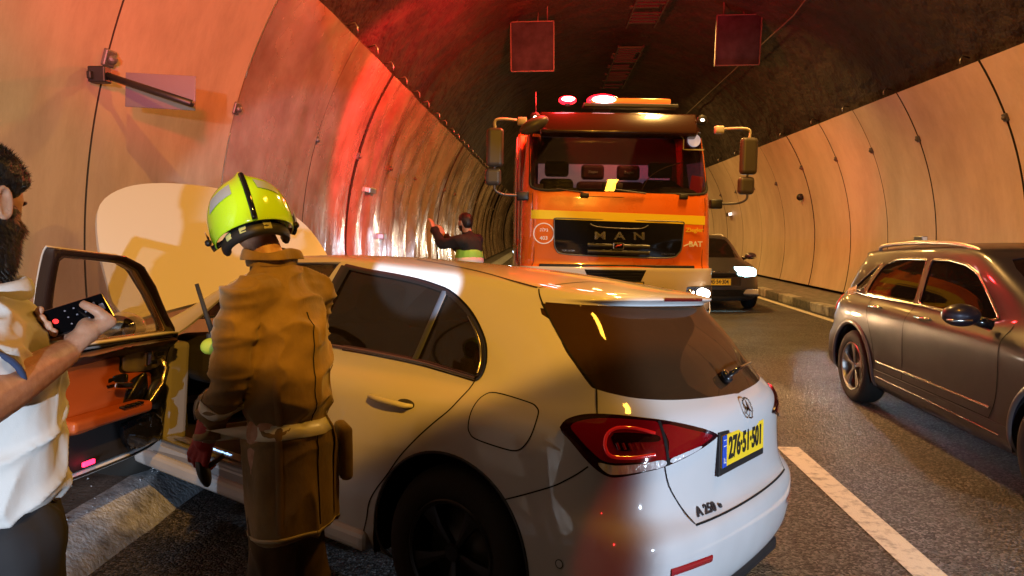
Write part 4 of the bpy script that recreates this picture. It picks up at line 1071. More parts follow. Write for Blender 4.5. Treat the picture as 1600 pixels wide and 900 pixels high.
lowp = [(BX_B+.165, FBZ+.004), (BX_B+.075, .43), (BX_B+.018, .58), (BX_B+.035, .985), (1.5, .985), (2.02, .985), (2.10, .90), (2.115, .60), (2.095, .46), (2.03, FBZ+.004)]
lpr = resample([(p.x, p.y) for p in roundpoly([V((a, b, 0)) for a, b in lowp], [.3, .3, .2, .05, 0, .1, .3, 0, .3, .4], 5)], 60)
ring(lpr, inset(lpr, (1.6, .66), .90), 'door_frame', rim_w, .004, .085)
ring(inset(lpr, (1.6, .66), .975), inset(lpr, (1.6, .66), .945), 'door_seal', rubber, .082, .095)
# window frame of the door
wf_o = resample([(BX_B+.02, .975), (bx_hi+.05, bz_hi+.012)]+[(a, b-.006) for a, b in top_pts[:-1]]+[(2.05, .975)], 60)
wf_i = resample([(p[0], p[1]) for p in [(BX_B+.060, .985), (bx_hi+.09, bz_hi-.018), (1.21, 1.352), (1.40, 1.340), (1.52, 1.306), (1.70, 1.188), (1.87, 1.055), (1.955, .985)]], 60)
frame_dark = mat('frame_brown_black', (0.025, 0.014, 0.012), 0.25, coat=0.5)
ring(wf_o, wf_i, 'window_frame', frame_dark, .004, .055)
ring([(a, b+0.0) for a, b in wf_i], inset(wf_i, (1.45, 1.15), .965), 'window_channel', mat('trim_dark_chrome', (.3, .2, .15), .2, metal=.8), .02, .05)
# cards
card_black = mat('door_card_black', (0.014, 0.013, 0.015), 0.6); add_bump(card_black, 200, .3, .001)
leather = mat('orange_leather', (0.34, 0.075, 0.018), 0.42); add_bump(leather, 160, .25, .0015)
silver = mat('brushed_grey', (0.33, 0.29, 0.26), 0.38, metal=.5)
inner_patch([(1.28, .40), (1.16, .52), (1.12, .66), (1.14, .93), (1.6, .955), (2.03, .95), (2.07, .80), (2.06, .52), (1.98, .40)], 'door_card', card_black, .088, .01, rnd=.22, bulge=.012)
inner_patch([(1.15, .93), (1.6, .95), (2.03, .945), (2.05, .90), (1.6, .905), (1.15, .885)], 'belt_trim', mat('belt_brown', (.035, .018, .014), .5), .10, .02, rnd=.15, bulge=.02)
inner_patch([(1.16, .875), (1.62, .898), (1.66, .80), (1.92, .775), (1.93, .70), (1.70, .60), (1.40, .565), (1.17, .60)], 'leather_panel', leather, .105, .012, rnd=.2, bulge=.012)
inner_patch([(1.64, .898), (2.02, .905), (2.045, .82), (1.92, .785), (1.69, .805)], 'metal_inlay', silver, .108, .012, rnd=.2, bulge=.01)
bev(box('arm_rest', (1.50, .71, .635), (.56, .10, .055), leather, door), .02, 4)
h_ = tube('pull_handle', [(1.72, .725, .60), (1.80, .70, .64), (1.90, .695, .72), (1.94, .70, .80), (1.92, .725, .85)], .016, mat('satin_silver', (.6, .58, .55), .25, metal=1), door, 10)
inner_patch([(1.66, .60), (1.72, .76), (1.86, .79), (1.88, .70), (1.80, .62)], 'handle_cup', gloss_black, .124, .01, rnd=.3)
bev(box('latch_handle', (1.62, .715, .755), (.13, .02, .03), chrome, door, (0, .15, 0)), .008, 3)
inner_patch([(1.55, .72), (1.56, .80), (1.72, .80), (1.71, .73)], 'latch_cup', gloss_black, .120, .006, rnd=.3)
for q in range(4): bev(box('window_switch', (1.55+.04*q, .665, .668), (.03, .03, .01), gloss_black, door), .003)
for (x_, z_, w_, hh) in ((1.80, .862, .04, .07), (1.845, .838, .05, .02), (1.90, .875, .07, .022)): bev(box('seat_switch', (x_, .715, z_), (w_, .02, hh), chrome if w_ == .04 else gloss_black, door), .005)
inner_patch([(1.68, .47), (1.66, .56), (1.90, .58), (2.0, .50), (1.96, .42), (1.74, .42)], 'door_bin', gloss_black, .125, .03, rnd=.3, bulge=.02)
lathe('speaker', [(0.0001, 0), (.075, 0), (.08, -.012)], mat('speaker_grille', (.05, .05, .05), .4, metal=.6), door, 24, Matrix.Translation((1.94, .735, .66)) @ Matrix.Rotation(pi/2, 4, 'X'))
bev(box('warning_light', (1.42, .735, .435), (.075, .014, .022), mat('door_light_red', (.8, .02, .04), .3, emit=(1, .02, .08), estr=5), door), .004)
mirror(door, Matrix.Translation((2.00, .86, .97)), 1)

# ================================================================== PEOPLE
def capsule(bm, p, q, r1, r2, n=14, flat=1.0, side=None):
    p, q = V(p), V(q); d = (q-p); L = d.length
    if L < 1e-6: d = V((0, 0, 1)); L = 1e-6
    d = d/L
    if side is not None: s = (V(side)-d*V(side).dot(d)).normalized(); u = s.cross(d)
    else: s, u = frame_at(d)
    prof = [(r1*sin(a), -r1*cos(a)) for a in [pi/2*k/4 for k in range(5)]]+[(r2*cos(a), L+r2*sin(a)) for a in [pi/2*k/4 for k in range(5)]]
    M_ = Matrix.Translation(p) @ Matrix((s, u, d)).transposed().to_4x4() @ Matrix.Diagonal((1, flat, 1, 1))
    prof = [(max(r, 1e-4), z) for r, z in prof]
    rings = [[bm.verts.new(M_ @ V((r*cos(2*pi*k/n), r*sin(2*pi*k/n), z))) for k in range(n)] for r, z in prof]
    for a, b in zip(rings, rings[1:]):
        for k in range(n): bm.faces.new((a[k], a[(k+1) % n], b[(k+1) % n], b[k]))
    bm.faces.new(rings[0][::-1]); bm.faces.new(rings[-1])
def chain(bm, pts, rs, n=14, flat=1.0, side=None):
    for i in range(len(pts)-1): capsule(bm, pts[i], pts[i+1], rs[i], rs[i+1], n, flat, side)
def ellipsoid(bm, c, r, rot=None):
    m = Matrix.Translation(c)
    if rot is not None: m = m @ Euler(rot).to_matrix().to_4x4()
    bmesh.ops.create_uvsphere(bm, u_segments=20, v_segments=14, radius=1, matrix=m @ Matrix.Diagonal((*r, 1)))
def organic(name, bm, voxel, m, parent=None, smooth=4, disp=None, factor=0.5):
    """union of overlapping solids remeshed into one continuous skin"""
    bmesh.ops.recalc_face_normals(bm, faces=bm.faces)
    me = bpy.data.meshes.new('t'); bm.to_mesh(me); bm.free()
    o = bpy.data.objects.new('t', me); C.objects.link(o)
    r = o.modifiers.new('r', 'REMESH'); r.mode = 'VOXEL'; r.voxel_size = voxel
    s = o.modifiers.new('s', 'SMOOTH'); s.factor = factor; s.iterations = smooth
    bpy.context.view_layer.update()
    me2 = bpy.data.meshes.new_from_object(o.evaluated_get(bpy.context.evaluated_depsgraph_get())); bpy.data.objects.remove(o)
    if disp:
        me2.update(); ns = [v.normal.copy() for v in me2.vertices]
        for v, n_ in zip(me2.vertices, ns): v.co += n_*disp(v.co, n_)
    me2.polygons.foreach_set('use_smooth', [True]*len(me2.polygons)); me2.update()
    me2.materials.clear()
    return link(name, me2, m, parent)
skin = mat('skin', (0.48, 0.27, 0.18), 0.5); skin.node_tree.nodes['Principled BSDF'].inputs['Subsurface Weight'].default_value = 0.1
skin.node_tree.nodes['Principled BSDF'].inputs['Subsurface Scale'].default_value = 0.02
add_noise_color(skin, (0.38, 0.19, 0.12), (0.52, 0.31, 0.21), 40, 4, .3, .7); add_bump(skin, 260, .25, .0015)
hair_m = mat('dark_hair', (0.012, 0.009, 0.008), 0.45); add_bump(hair_m, 120, .9, .006, stretch=(1, 1, .3))
def sst(a, b, x): t = max(0, min(1, (x-a)/(b-a))); return t*t*(3-2*t)
def head_co(u):
    """u = unit direction -> point on a head facing +Y (centre at the origin, ears at x = +-.075)"""
    x, y, z = u
    p = V((x*.076, y*.096, z*.118))
    jaw = sst(0.1, -0.9, z)
    p.x *= 1-.24*jaw; 
    if y < 0: p.y *= 1-.30*jaw
    else: p.y *= 1-.05*jaw
    if y > 0:
        f = sst(0.3, .9, y)
        g = lambda cx, cz, sx, sz: exp(-((p.x-cx)/sx)**2-((p.z-cz)/sz)**2)
        p.y += .024*g(0, -.022, .011, .017)*f+.012*g(0, 0.0, .008, .022)*f
        for s in (-1, 1): p.y -= .013*g(s*.031, .006, .017, .012)*f; p.y += .004*g(s*.04, -.028, .02, .02)*f
        p.y += .006*g(0, .024, .045, .010)*f+.007*g(0, -.060, .022, .007)*f-.004*g(0, -.052, .02, .003)*f+.008*g(0, -.092, .022, .014)*f
    return p
def unit_dirs(nu=48, nv=32):
    out = []
    for j in range(nv+1):
        ph = pi*j/nv
        for i in range(nu):
            th = 2*pi*i/nu; out.append(V((sin(ph)*cos(th), sin(ph)*sin(th), cos(ph))))
    fs = [(j*nu+i, (j+1)*nu+i, (j+1)*nu+(i+1) % nu, j*nu+(i+1) % nu) for j in range(nv) for i in range(nu)]
    return out, fs
def ear(bm, M_, s):
    pts = [V((s*.078, -.002+.017*cos(a)-.006*sin(a), .002+.031*sin(a))) for a in [2*pi*k/16 for k in range(17)]]
    add_tube(bm, [M_ @ (p+V((s*.006, 0, 0))) for p in pts], .0052, 8, False)
    bmesh.ops.create_uvsphere(bm, u_segments=14, v_segments=10, radius=1, matrix=M_ @ Matrix.Translation((s*.077, 0, 0)) @ Matrix.Diagonal((.008, .015, .028, 1)))
    bmesh.ops.create_uvsphere(bm, u_segments=10, v_segments=8, radius=1, matrix=M_ @ Matrix.Translation((s*.080, .003, -.027)) @ Matrix.Diagonal((.006, .009, .009, 1)))
def shell_on_head(name, fn, m, parent, M_, nu=96, nv=64, rough=0.0, seed=0):
    D, F = unit_dirs(nu, nv); vs = []
    for u in D:
        p = head_co(u); t = fn(u, p); n_ = V((p.x/.076**2, p.y/.096**2, p.z/.118**2)).normalized()
        vs.append(M_ @ (p+n_*(t+(rough*noise.noise(p*60+V((seed, 0, 0))) if t > .002 else 0))))
    return from_py(name, vs, F, m, parent)
def strands(name, fn, m, parent, M_, count, length, dirn, seed=1, wd=.0009, down=0.0):
    rr = random.Random(seed); vs = []; fs = []; k = 0; tries = 0
    while k < count and tries < count*8:
        tries += 1
        u = V((rr.gauss(0, 1), rr.gauss(0, 1), rr.gauss(0, 1))).normalized(); p = head_co(u); t = fn(u, p)
        if t < .002: continue
        n_ = V((p.x/.076**2, p.y/.096**2, p.z/.118**2)).normalized(); q = p+n_*(t-.002)
        d = (V(dirn(u, p))+n_*.7+V((rr.gauss(0, .3), rr.gauss(0, .3), rr.gauss(0, .3)))).normalized()
        s = d.cross(n_); s = s.normalized() if s.length > 1e-4 else V((1, 0, 0)); L = length*rr.uniform(.6, 1.3)
        a = len(vs); e = q+d*L+V((0, 0, -down*L))
        vs += [M_ @ (q-s*wd), M_ @ (q+s*wd), M_ @ (q+d*L*.55+s*wd*.7), M_ @ (q+d*L*.55-s*wd*.7), M_ @ e]
        fs += [(a, a+1, a+2, a+3), (a+3, a+2, a+4)]; k += 1
    return from_py(name, vs, fs, m, parent)
def hand(bm, W, fwd, palm_n, s, curls, thumb, sc=1.0, spread=0.10):
    """W wrist, fwd along the hand, palm_n out of the palm, s=+1 thumb on +side. curls: 4 finger curl angles"""
    W = V(W); f = V(fwd).normalized(); n_ = (V(palm_n)-f*V(palm_n).dot(f)).normalized(); t = f.cross(n_)*s
    P = lambda a, b, c: W+(f*a+t*b+n_*c)*sc
    R_ = .0
    for k in range(4):
        b = .030-.020*k
        capsule(bm, P(.0, b*.6, 0), P(.082-.004*abs(k-1), b, 0), .017*sc, .0125*sc, 12)
    capsule(bm, P(0, -.012, 0), P(.06, -.025, .004), .018*sc, .015*sc); capsule(bm, P(-.02, 0, 0), P(.02, 0, 0), .025*sc, .024*sc, 14, .75, t)
    LN = [(.042, .027, .020), (.047, .030, .021), (.043, .028, .021), (.034, .021, .018)]
    for k in range(4):
        b = .030-.020*k; base = P(.086-.004*abs(k-1), b, 0); a = 0; c = curls[k] if isinstance(curls, (list, tuple)) else curls
        d0 = (f+t*spread*(1.2-.8*k)).normalized(); p = base; r = .0098-.0009*(k == 3)-.0004*(k == 2)
        for L, m_ in zip(LN[k], (1.0, 1.1, .8)):
            a += c*m_; d = d0*cos(a)+n_*sin(a); q = p+d*L*sc; capsule(bm, p, q, r*sc, (r-.0009)*sc, 10); p = q; r -= .0009
    th0 = P(.018, .026, .008); a1 = P(.045+thumb[0], .052+thumb[1], .014+thumb[2]); 
    d1 = (a1-th0).normalized(); d2 = (d1*.8+f*thumb[3]+n_*thumb[4]).normalized(); b1 = a1+d2*.032*sc; d3 = (d2+f*thumb[3]*.3+n_*thumb[4]*.4).normalized()
    capsule(bm, th0, a1, .016*sc, .0125*sc, 12); capsule(bm, a1, b1, .0122*sc, .0108*sc, 12); capsule(bm, b1, b1+d3*.024*sc, .0108*sc, .0092*sc, 12)

def ffold(scale, amp, seed, vert=0.4):
    def f(co, n_):
        q = V((co.x*scale, co.y*scale, co.z*scale*vert+seed))
        a = noise.noise(q); b = noise.noise(q*2.3+V((5, 1, seed)))
        r = (1-abs(a)*3.0); r = max(r, 0)**2
        return amp*(r*.9+b*.6)-amp*.3
    return f

# ------------------------------------------------------------------ FIREFIGHTER
ffp = at_y(448, 640, 2.50); FFX, FFY = ffp.x, 2.50; FYAW = radians(70)
ff = thing('person', 'firefighter in tan turnout coat and lime helmet standing at the open car door', 'person', (FFX, FFY, 0), (0, 0, FYAW))
ff.scale = (.94, .94, 1)
coat = mat('turnout_cloth', (0.30, 0.20, 0.085), 0.75, sheen=0.2); add_noise_color(coat, (0.12, 0.075, 0.028), (0.27, 0.17, 0.062), 5, 7, .3, .7); add_bump(coat, 18, .5, .012, 4, stretch=(1, 1, .5)); add_bump(coat, 420, .4, .001)
trou = mat('turnout_trouser', (0.14, 0.095, 0.045), 0.8); add_noise_color(trou, (0.05, 0.032, 0.016), (0.11, 0.07, 0.032), 6, 6); add_bump(trou, 300, .4, .001)
stripe = mat('reflective_tape', (0.75, 0.72, 0.62), 0.35)
glove_m = mat('glove_dark', (0.02, 0.015, 0.014), 0.6); glove_r = mat('glove_red', (0.30, 0.02, 0.02), 0.55)
SH = 1.42; NK = V((0.0, 0.06, 1.50)); HD = V((-0.01, 0.125, 1.615))   # leaning forward a little
Lsh, Rsh = V((-.175, 0.03, 1.365)), V((.175, 0.0, 1.37))
Lel, Lwr = V((-.225, 0.05, 1.12)), V((-.20, .20, .90))
Rel, Rwr = V((.25, .10, 1.13)), V((.10, .36, 1.02))
bm = bmesh.new()
chain(bm, [(0, -.02, .95), (0, -.02, 1.15), (0, 0, 1.35)], [.10, .10, .085]); chain(bm, [(0, .03, 1.38), NK, HD], [.065, .056, .06])
for s, sh, el, wr in ((-1, Lsh, Lel, Lwr), (1, Rsh, Rel, Rwr)):
    chain(bm, [(s*.08, 0.01, 1.33), sh+V((0, 0, -.03)), el, wr], [.04, .035, .034, .028]); chain(bm, [(s*.09, 0, .92), (s*.10, .02, .5), (s*.10, 0, .09)], [.085, .06, .042]); chain(bm, [(s*.10, -.03, .05), (s*.11, .14, .04)], [.04, .035])
D, F = unit_dirs(); 
HM = Matrix.Translation(HD) @ Euler((radians(-24), radians(-12), radians(-42))).to_matrix().to_4x4()
idx = [bm.verts.new(HM @ head_co(u)) for u in D]
for f_ in F:
    try: bm.faces.new([idx[i] for i in f_])
    except ValueError: pass
ear(bm, HM, 1); ear(bm, HM, -1)
fb = organic('body', bm, .008, skin, ff, 2)
# coat
bm = bmesh.new()
tor = [((0, -.02, .56), .18, .145), ((0, -.02, .70), .18, .145), ((0, -.015, .86), .18, .150), ((0, -.01, 1.00), .175, .142), ((0, -.01, 1.15), .18, .145), ((0, 0, 1.28), .18, .145), ((0, .015, 1.37), .155, .122), ((0, .035, 1.44), .105, .098), ((0, .05, 1.50), .085, .085)]
n_ = 40; rings = []
for c_, a_, b_ in tor: rings.append([bm.verts.new((c_[0]+a_*cos(2*pi*k/n_), c_[1]+b_*sin(2*pi*k/n_), c_[2])) for k in range(n_)])
for a, b in zip(rings, rings[1:]):
    for k in range(n_): bm.faces.new((a[k], a[(k+1) % n_], b[(k+1) % n_], b[k]))
bm.faces.new(rings[0][::-1]); bm.faces.new(rings[-1])
for s, sh, el, wr in ((-1, Lsh, Lel, Lwr), (1, Rsh, Rel, Rwr)):
    chain(bm, [V((s*.10, .01, 1.38)), sh, el, el.lerp(wr, .85)], [.088, .078, .066, .056])
def coat_fold(co, nn):
    v_ = max(0, 1-abs(noise.noise(V((co.x*8, co.y*8, co.z*1.5+3))))*2.6)**2*.020*sst(1.02, .80, co.z)
    q_ = co+V((noise.noise(co*3), noise.noise(co*3+V((4, 4, 4))), 0))*.05
    d_ = max(0, 1-abs(noise.noise(V((q_.x*4+q_.z*6, q_.y*5, q_.z*9-q_.x*5))))*3.0)**2*.018*sst(.78, .98, co.z)
    arm = max(0, 1-abs(noise.noise(V((co.x*3, co.y*3, co.z*17))))*2.6)**2*.010*sst(.17, .21, abs(co.x))
    return v_+d_+arm-.008-.020*exp(-((co.z-.955)/.03)**2)
cloth_obj = organic('turnout_coat', bm, .0075, coat, ff, 5, coat_fold)
for a_, nm_ in ((-100, 'back_seam'), (-55, 'side_strap'), (-150, 'side_strap')):
    bvc = BVHTree.FromPolygons([v.co for v in cloth_obj.data.vertices], [p.vertices for p in cloth_obj.data.polygons]); pp = []
    for k_ in range(34):
        z_ = .60+.022*k_; d_ = V((cos(radians(a_)), sin(radians(a_)), 0)); h_ = bvc.ray_cast(V((0, 0, z_))+d_*.5, -d_)
        if h_[0] is not None and (nm_ == 'back_seam' or z_ < 1.15): pp.append((h_[0]+d_*.002, d_))
    strip(nm_, pp, .004 if nm_ == 'back_seam' else .026, mat('strap_tan', (.20, .12, .045), .7) if nm_ != 'back_seam' else seam_m, cloth_obj, h=.003)
# collar, standing and folded to the left
bm = bmesh.new(); R1 = []; R2 = []; R3 = []
for k in range(25):
    a = radians(-215+250*k/24); c_ = V((0.0, .055, 0)); wob = .010*sin(5*a)
    R1.append(bm.verts.new(c_+V((.088*cos(a), .085*sin(a), 1.475)))); R2.append(bm.verts.new(c_+V(((.092+wob)*cos(a), (.09+wob)*sin(a), 1.555+.012*sin(3*a))))); R3.append(bm.verts.new(c_+V(((.115+wob)*cos(a), (.112+wob)*sin(a), 1.50))))
for k in range(24):
    bm.faces.new((R1[k], R1[k+1], R2[k+1], R2[k])); bm.faces.new((R2[k], R2[k+1], R3[k+1], R3[k]))
co_ = from_bm('collar', bm, coat, ff, smooth=True); so = co_.modifiers.new('t', 'SOLIDIFY'); so.thickness = .008; subs(co_, 2)
def band(pts_fn, nm, m, parent, z0, z1, ra, rb, c, n=48, a0=0, a1=2*pi, off=.0):
    vs = []; fs = []
    for k in range(n+1):
        a = a0+(a1-a0)*k/n
        for z in (z0, z1):
            vs.append(V((c[0]+(ra+off)*cos(a), c[1]+(rb+off)*sin(a), z+.006*sin(3*a))))
    for k in range(n): fs.append((2*k, 2*k+2, 2*k+3, 2*k+1))
    return vs, fs
def wrap_band(target, c, axis, r, width, nm, m, parent, a0=0, a1=2*pi, n=48, off=.004, sag=.006):
    """band of tape that follows the cloth: rays are cast inward around an axis"""
    dg = bpy.context.evaluated_depsgraph_get(); bv = BVHTree.FromPolygons([v.co for v in target.data.vertices], [p.vertices for p in target.data.polygons])
    ax = V(axis).normalized(); s, u = frame_at(ax); vs = []; fs = []
    for k in range(n+1):
        a = a0+(a1-a0)*k/n; d = s*cos(a)+u*sin(a)
        for w_ in (-.5, .5):
            o_ = V(c)+ax*(w_*width+sag*sin(2*a)); h = bv.ray_cast(o_+d*r, -d)
            vs.append((h[0]+d*off) if h[0] is not None else o_+d*r*.5)
    for k in range(n): fs.append((2*k, 2*k+2, 2*k+3, 2*k+1))
    o = from_py(nm, vs, fs, m, parent); so = o.modifiers.new('t', 'SOLIDIFY'); so.thickness = .002; so.offset = 1; return o
bpy.context.view_layer.update()
wrap_band(cloth_obj, (0, -.01, .93), (0, 0, 1), .5, .045, 'reflective_band', stripe, cloth_obj)
wrap_band(cloth_obj, Lel.lerp(Lwr, .45), Lwr-Lel, .085, .05, 'sleeve_band', stripe, cloth_obj)
wrap_band(cloth_obj, Rel.lerp(Rwr, .45), Rwr-Rel, .085, .05, 'sleeve_band', stripe, cloth_obj)
wrap_band(cloth_obj, (0, -.02, .575), (0, 0, 1), .5, .012, 'hem_piping', mat('piping', (.5, .42, .28), .6), cloth_obj)
pk = box('pocket', (.18, -.12, .80), (.05, .14, .20), coat, cloth_obj, (0, 0, radians(-42)), .02, 3)
# trousers and boots
bm = bmesh.new()
for s in (-1, 1): chain(bm, [(s*.065, -.01, .86), (s*.085, .01, .52), (s*.10, 0, .17)], [.075, .088, .085])
organic('trousers', bm, .012, trou, ff, 4, ffold(7, .018, 9, .6))
for s in (-1, 1):
    bm = bmesh.new(); chain(bm, [(s*.10, -.01, .28), (s*.10, -.02, .07)], [.062, .055]); chain(bm, [(s*.10, -.04, .05), (s*.115, .15, .045)], [.052, .048]); add_box(bm, (s*.107, .05, .012), (.10, .28, .024))
    organic('boot', bm, .008, black, ff, 3)
# gloves (hands closed round the door tool / resting)
bm = bmesh.new(); hand(bm, Lwr, (Lwr-Lel)+V((0, .03, -.08)), (1, .1, .1), -1, [.5, .55, .6, .6], (0, -.01, .01, .5, .4), 1.12)
chain(bm, [Lwr+V((0, -.03, .05)), Lwr], [.05, .04]); organic('glove', bm, .005, glove_r, ff, 3)
bm = bmesh.new(); hand(bm, Rwr, (Rwr-Rel), (-.3, 0, -1), 1, [.5, .5, .5, .5], (0, 0, 0, .5, .4), 1.12); chain(bm, [Rwr-(Rwr-Rel)*.2, Rwr], [.05, .04]); organic('glove', bm, .005, glove_m, ff, 3)
# helmet : European style shell, lime, with comb, black trim, visor, neck guard
lime = mat('lime_shell', (0.42, 0.80, 0.02), 0.14, coat=1.0); add_bump(lime, 9, .1, .01)
hx = thing('helmet', 'glossy lime yellow fire helmet with grey reflective patches, worn by the firefighter', 'helmet')
hx.parent = None
HS = Matrix.Translation(V((0, .0, 0))) 
D, F = unit_dirs(72, 48); vs = []; keep = []
def hel(u):
    x, y, z = u
    p = V((x*.140, y*.158-.004, z*.156+.016))
    if z < 0: p.x *= 1+.10*(-z); p.y = p.y*(1+.06*(-z))
    if z > .2: p.z += .009*exp(-(x/.16)**2)*sst(.2, .9, z)*(1 if y < .6 else .6)      # central comb
    p.z += .012*exp(-(x/.10)**2)*sst(-.2, .5, z)*sst(.2, -.6, y)
    return p
ids = {}; fs = []
def rim(u):   # lower limit of the shell: lower at the back and sides
    return -.42 if u.y < .2 else -.42+.62*sst(.2, .8, u.y)
for i, u in enumerate(D):
    uu = V(u)
    lim = rim(u)
    if uu.z < lim:
        h2 = sqrt(max(uu.x**2+uu.y**2, 1e-6)); k = sqrt(1-lim*lim)/h2; uu = V((uu.x*k, uu.y*k, lim))
    vs.append(hel(uu))
for f_ in F:
    zs = [D[i].z-rim(D[i]) for i in f_]
    if max(zs) > 0: fs.append(f_)
HROOT = ff.matrix_world
bpy.context.view_layer.update()
HW = Matrix.Translation((FFX, FFY, 0)) @ Matrix.Rotation(FYAW, 4, 'Z') @ HM
hx.matrix_world = HW
sh_ = from_py('shell', vs, fs, lime, hx); so = sh_.modifiers.new('t', 'SOLIDIFY'); so.thickness = .006; subs(sh_, 1)
hbv = BVHTree.FromPolygons(vs, fs)
def hproj(th, el, off=.001):
    d = V((cos(el)*cos(th), cos(el)*sin(th), sin(el))); h = hbv.ray_cast(d*.6, -d)
    return (h[0]+d*off, d) if h[0] is not None else (d*.15, d)
def hpatch(corners, nm, m, off=.002, n=10):
    vs = []; fs = []
    for j in range(n+1):
        for i in range(n+1):
            s, t = i/n, j/n
            a = [corners[0][k]*(1-s)*(1-t)+corners[1][k]*s*(1-t)+corners[2][k]*s*t+corners[3][k]*(1-s)*t for k in (0, 1)]
            vs.append(hproj(radians(a[0]), radians(a[1]), off)[0])
    for j in range(n):
        for i in range(n): a = j*(n+1)+i; fs.append((a, a+1, a+n+2, a+n+1))
    return from_py(nm, vs, fs, m, hx)
tape = mat('helmet_tape', (0.30, 0.38, 0.50), 0.35)
hpatch([(-108, 22), (-148, 14), (-146, 32), (-110, 40)], 'reflective_patch', tape, .0035)
hpatch([(-76, 24), (-46, 18), (-48, 34), (-76, 40)], 'reflective_patch', tape, .0035)
pth = [hproj(radians(-90), radians(e), .005) for e in range(-24, 50, 4)]
strip('comb_strip', pth, .018, gloss_black, hx, h=.004)
# side fittings, visor block, chin strap
for s in (-1, 1):
    c0_ = (0 if s > 0 else 180)
    hpatch([(c0_-s*8, -26), (c0_+s*26, -26), (c0_+s*24, 6), (c0_-s*2, 10)], 'side_fitting', gloss_black, .012)
    bmq = bmesh.new(); q0 = hproj(radians(c0_+s*8), radians(-8), .012)[0]; bmesh.ops.create_uvsphere(bmq, u_segments=14, v_segments=8, radius=.012, matrix=Matrix.Translation(q0)); from_bm('visor_knob', bmq, black, hx, smooth=True)
hpatch([(40, 2), (140, 2), (138, 26), (42, 26)], 'visor', glass_mat('visor_smoke', (.1, .08, .05), .5), .008)
bmq = bmesh.new()
for k in range(25):
    a = radians(-180-10+200*k/24)
pts = [V((.100*cos(a), .112*sin(a)-.004, -.062)) for a in [radians(-188+196*k/24) for k in range(25)]]
add_tube(bmq, pts, .016, 10, flat=1.6); from_bm('neck_cradle', bmq, mat('cradle_black', (.015, .015, .016), .5), hx, smooth=True)
for th in (-112, -72, -140):
    a = radians(th); box('strap_buckle', V((.116*cos(a), .128*sin(a), -.058)), (.026, .006, .022) if th != -72 else (.03, .006, .03), mat('pale_lime', (.45, .52, .22), .4) if th != -72 else mat('buckle_grey', (.28, .30, .2), .4), hx, (0, 0, a+pi/2), .004)
# radio with antenna held at the chest
rd_ = thing('radio', 'handheld radio with long black antenna clipped at the firefighter chest', 'radio', at_y(345, 545, 2.46), (0, radians(-14), radians(10)))
bev(box('housing', (0, 0, 0), (.062, .038, .13), black, rd_), .008, 3); tube('antenna', [(-.012, 0, .06), (-.014, 0, .12), (-.016, 0, .235)], [.010, .008, .007], rubber, rd_, 8)
lathe('knob', [(.008, 0), (.009, .018), (.006, .022)], black, rd_, 12, Matrix.Translation((.016, 0, .065))); 
bmq = bmesh.new(); ellipsoid(bmq, (-.02, -.03, .02), (.035, .022, .028)); from_bm('lime_cover', bmq, mat('lime_cloth', (.35, .5, .06), .6), rd_, smooth=True)
bev(box('pale_label', (.012, -.021, .03), (.025, .004, .05), mat('label_pale', (.45, .48, .42), .5), rd_), .001)
# round dark flat tool in the gloved left hand
tl = thing('hand_tool', 'flat dark oval hand tool held low by the firefighter over the car sill', 'tool', at_y(318, 735, 2.43), (radians(10), radians(-12), radians(20)))
bmq = bmesh.new(); ellipsoid(bmq, (0, 0, 0), (.022, .045, .062)); from_bm('head', bmq, black, tl, smooth=True); tube('handle', [(.0, 0, .0), (.075, 0, .035)], .010, dark_steel, tl, 8)

# ------------------------------------------------------------------ BEARDED MAN WITH PHONE (left edge)
HP = V((-1.20, 1.50, 1.655)); YAW = radians(-36)
bmn = thing('person', 'bearded dark haired man in a pale short sleeved shirt looking at a phone', 'person', (HP.x-.03, HP.y+.02, 0), (0, 0, YAW))
Mw = Matrix.Translation(bmn.location) @ Matrix.Rotation(YAW, 4, 'Z'); Mwi = Mw.inverted()
HL = Mwi @ HP
HM2 = Matrix.Translation(HL) @ Euler((radians(-14), 0, radians(24))).to_matrix().to_4x4()
shR, shL = Mwi @ V((-1.09, 1.37, 1.385)), Mwi @ V((-1.35, 1.68, 1.385))
elR, wrR = Mwi @ at_y(-45, 640, 1.19), Mwi @ at_y(102, 552, 1.49)
shirt = mat('pale_shirt', (0.66, 0.67, 0.68), 0.8, sheen=.1); add_bump(shirt, 350, .3, .001); add_bump(shirt, 9, .35, .02, 3)
ctr = (shR+shL)/2
bm = bmesh.new(); chain(bm, [(ctr.x, ctr.y-.01, .98), (ctr.x, ctr.y, 1.2), (ctr.x, ctr.y, 1.34)], [.12, .125, .13]); chain(bm, [(ctr.x, ctr.y, 1.38), (HL.x, HL.y-.02, 1.50), HL], [.08, .06, .06])
wrL = V((shL.x-.02, shL.y-.02, .88)); elL = V((shL.x-.04, shL.y-.02, 1.12))
for s, sh, el, wr in ((1, shR, elR, wrR), (-1, shL, elL, wrL)):
    chain(bm, [(ctr.x+s*.08, ctr.y, 1.37), sh, el], [.065, .058, .045]); chain(bm, [el, el.lerp(wr, .35), wr], [.046, .044, .029])
    chain(bm, [(ctr.x+s*.09, ctr.y, .94), (ctr.x+s*.10, ctr.y+.02, .5), (ctr.x+s*.10, ctr.y, .09)], [.095, .06, .042]); chain(bm, [(ctr.x+s*.10, ctr.y-.03, .05), (ctr.x+s*.11, ctr.y+.15, .04)], [.04, .035])
D, F = unit_dirs(56, 40); idx = [bm.verts.new(HM2 @ head_co(u)) for u in D]
for f_ in F:
    try: bm.faces.new([idx[i] for i in f_])
    except ValueError: pass
ear(bm, HM2, 1); ear(bm, HM2, -1)
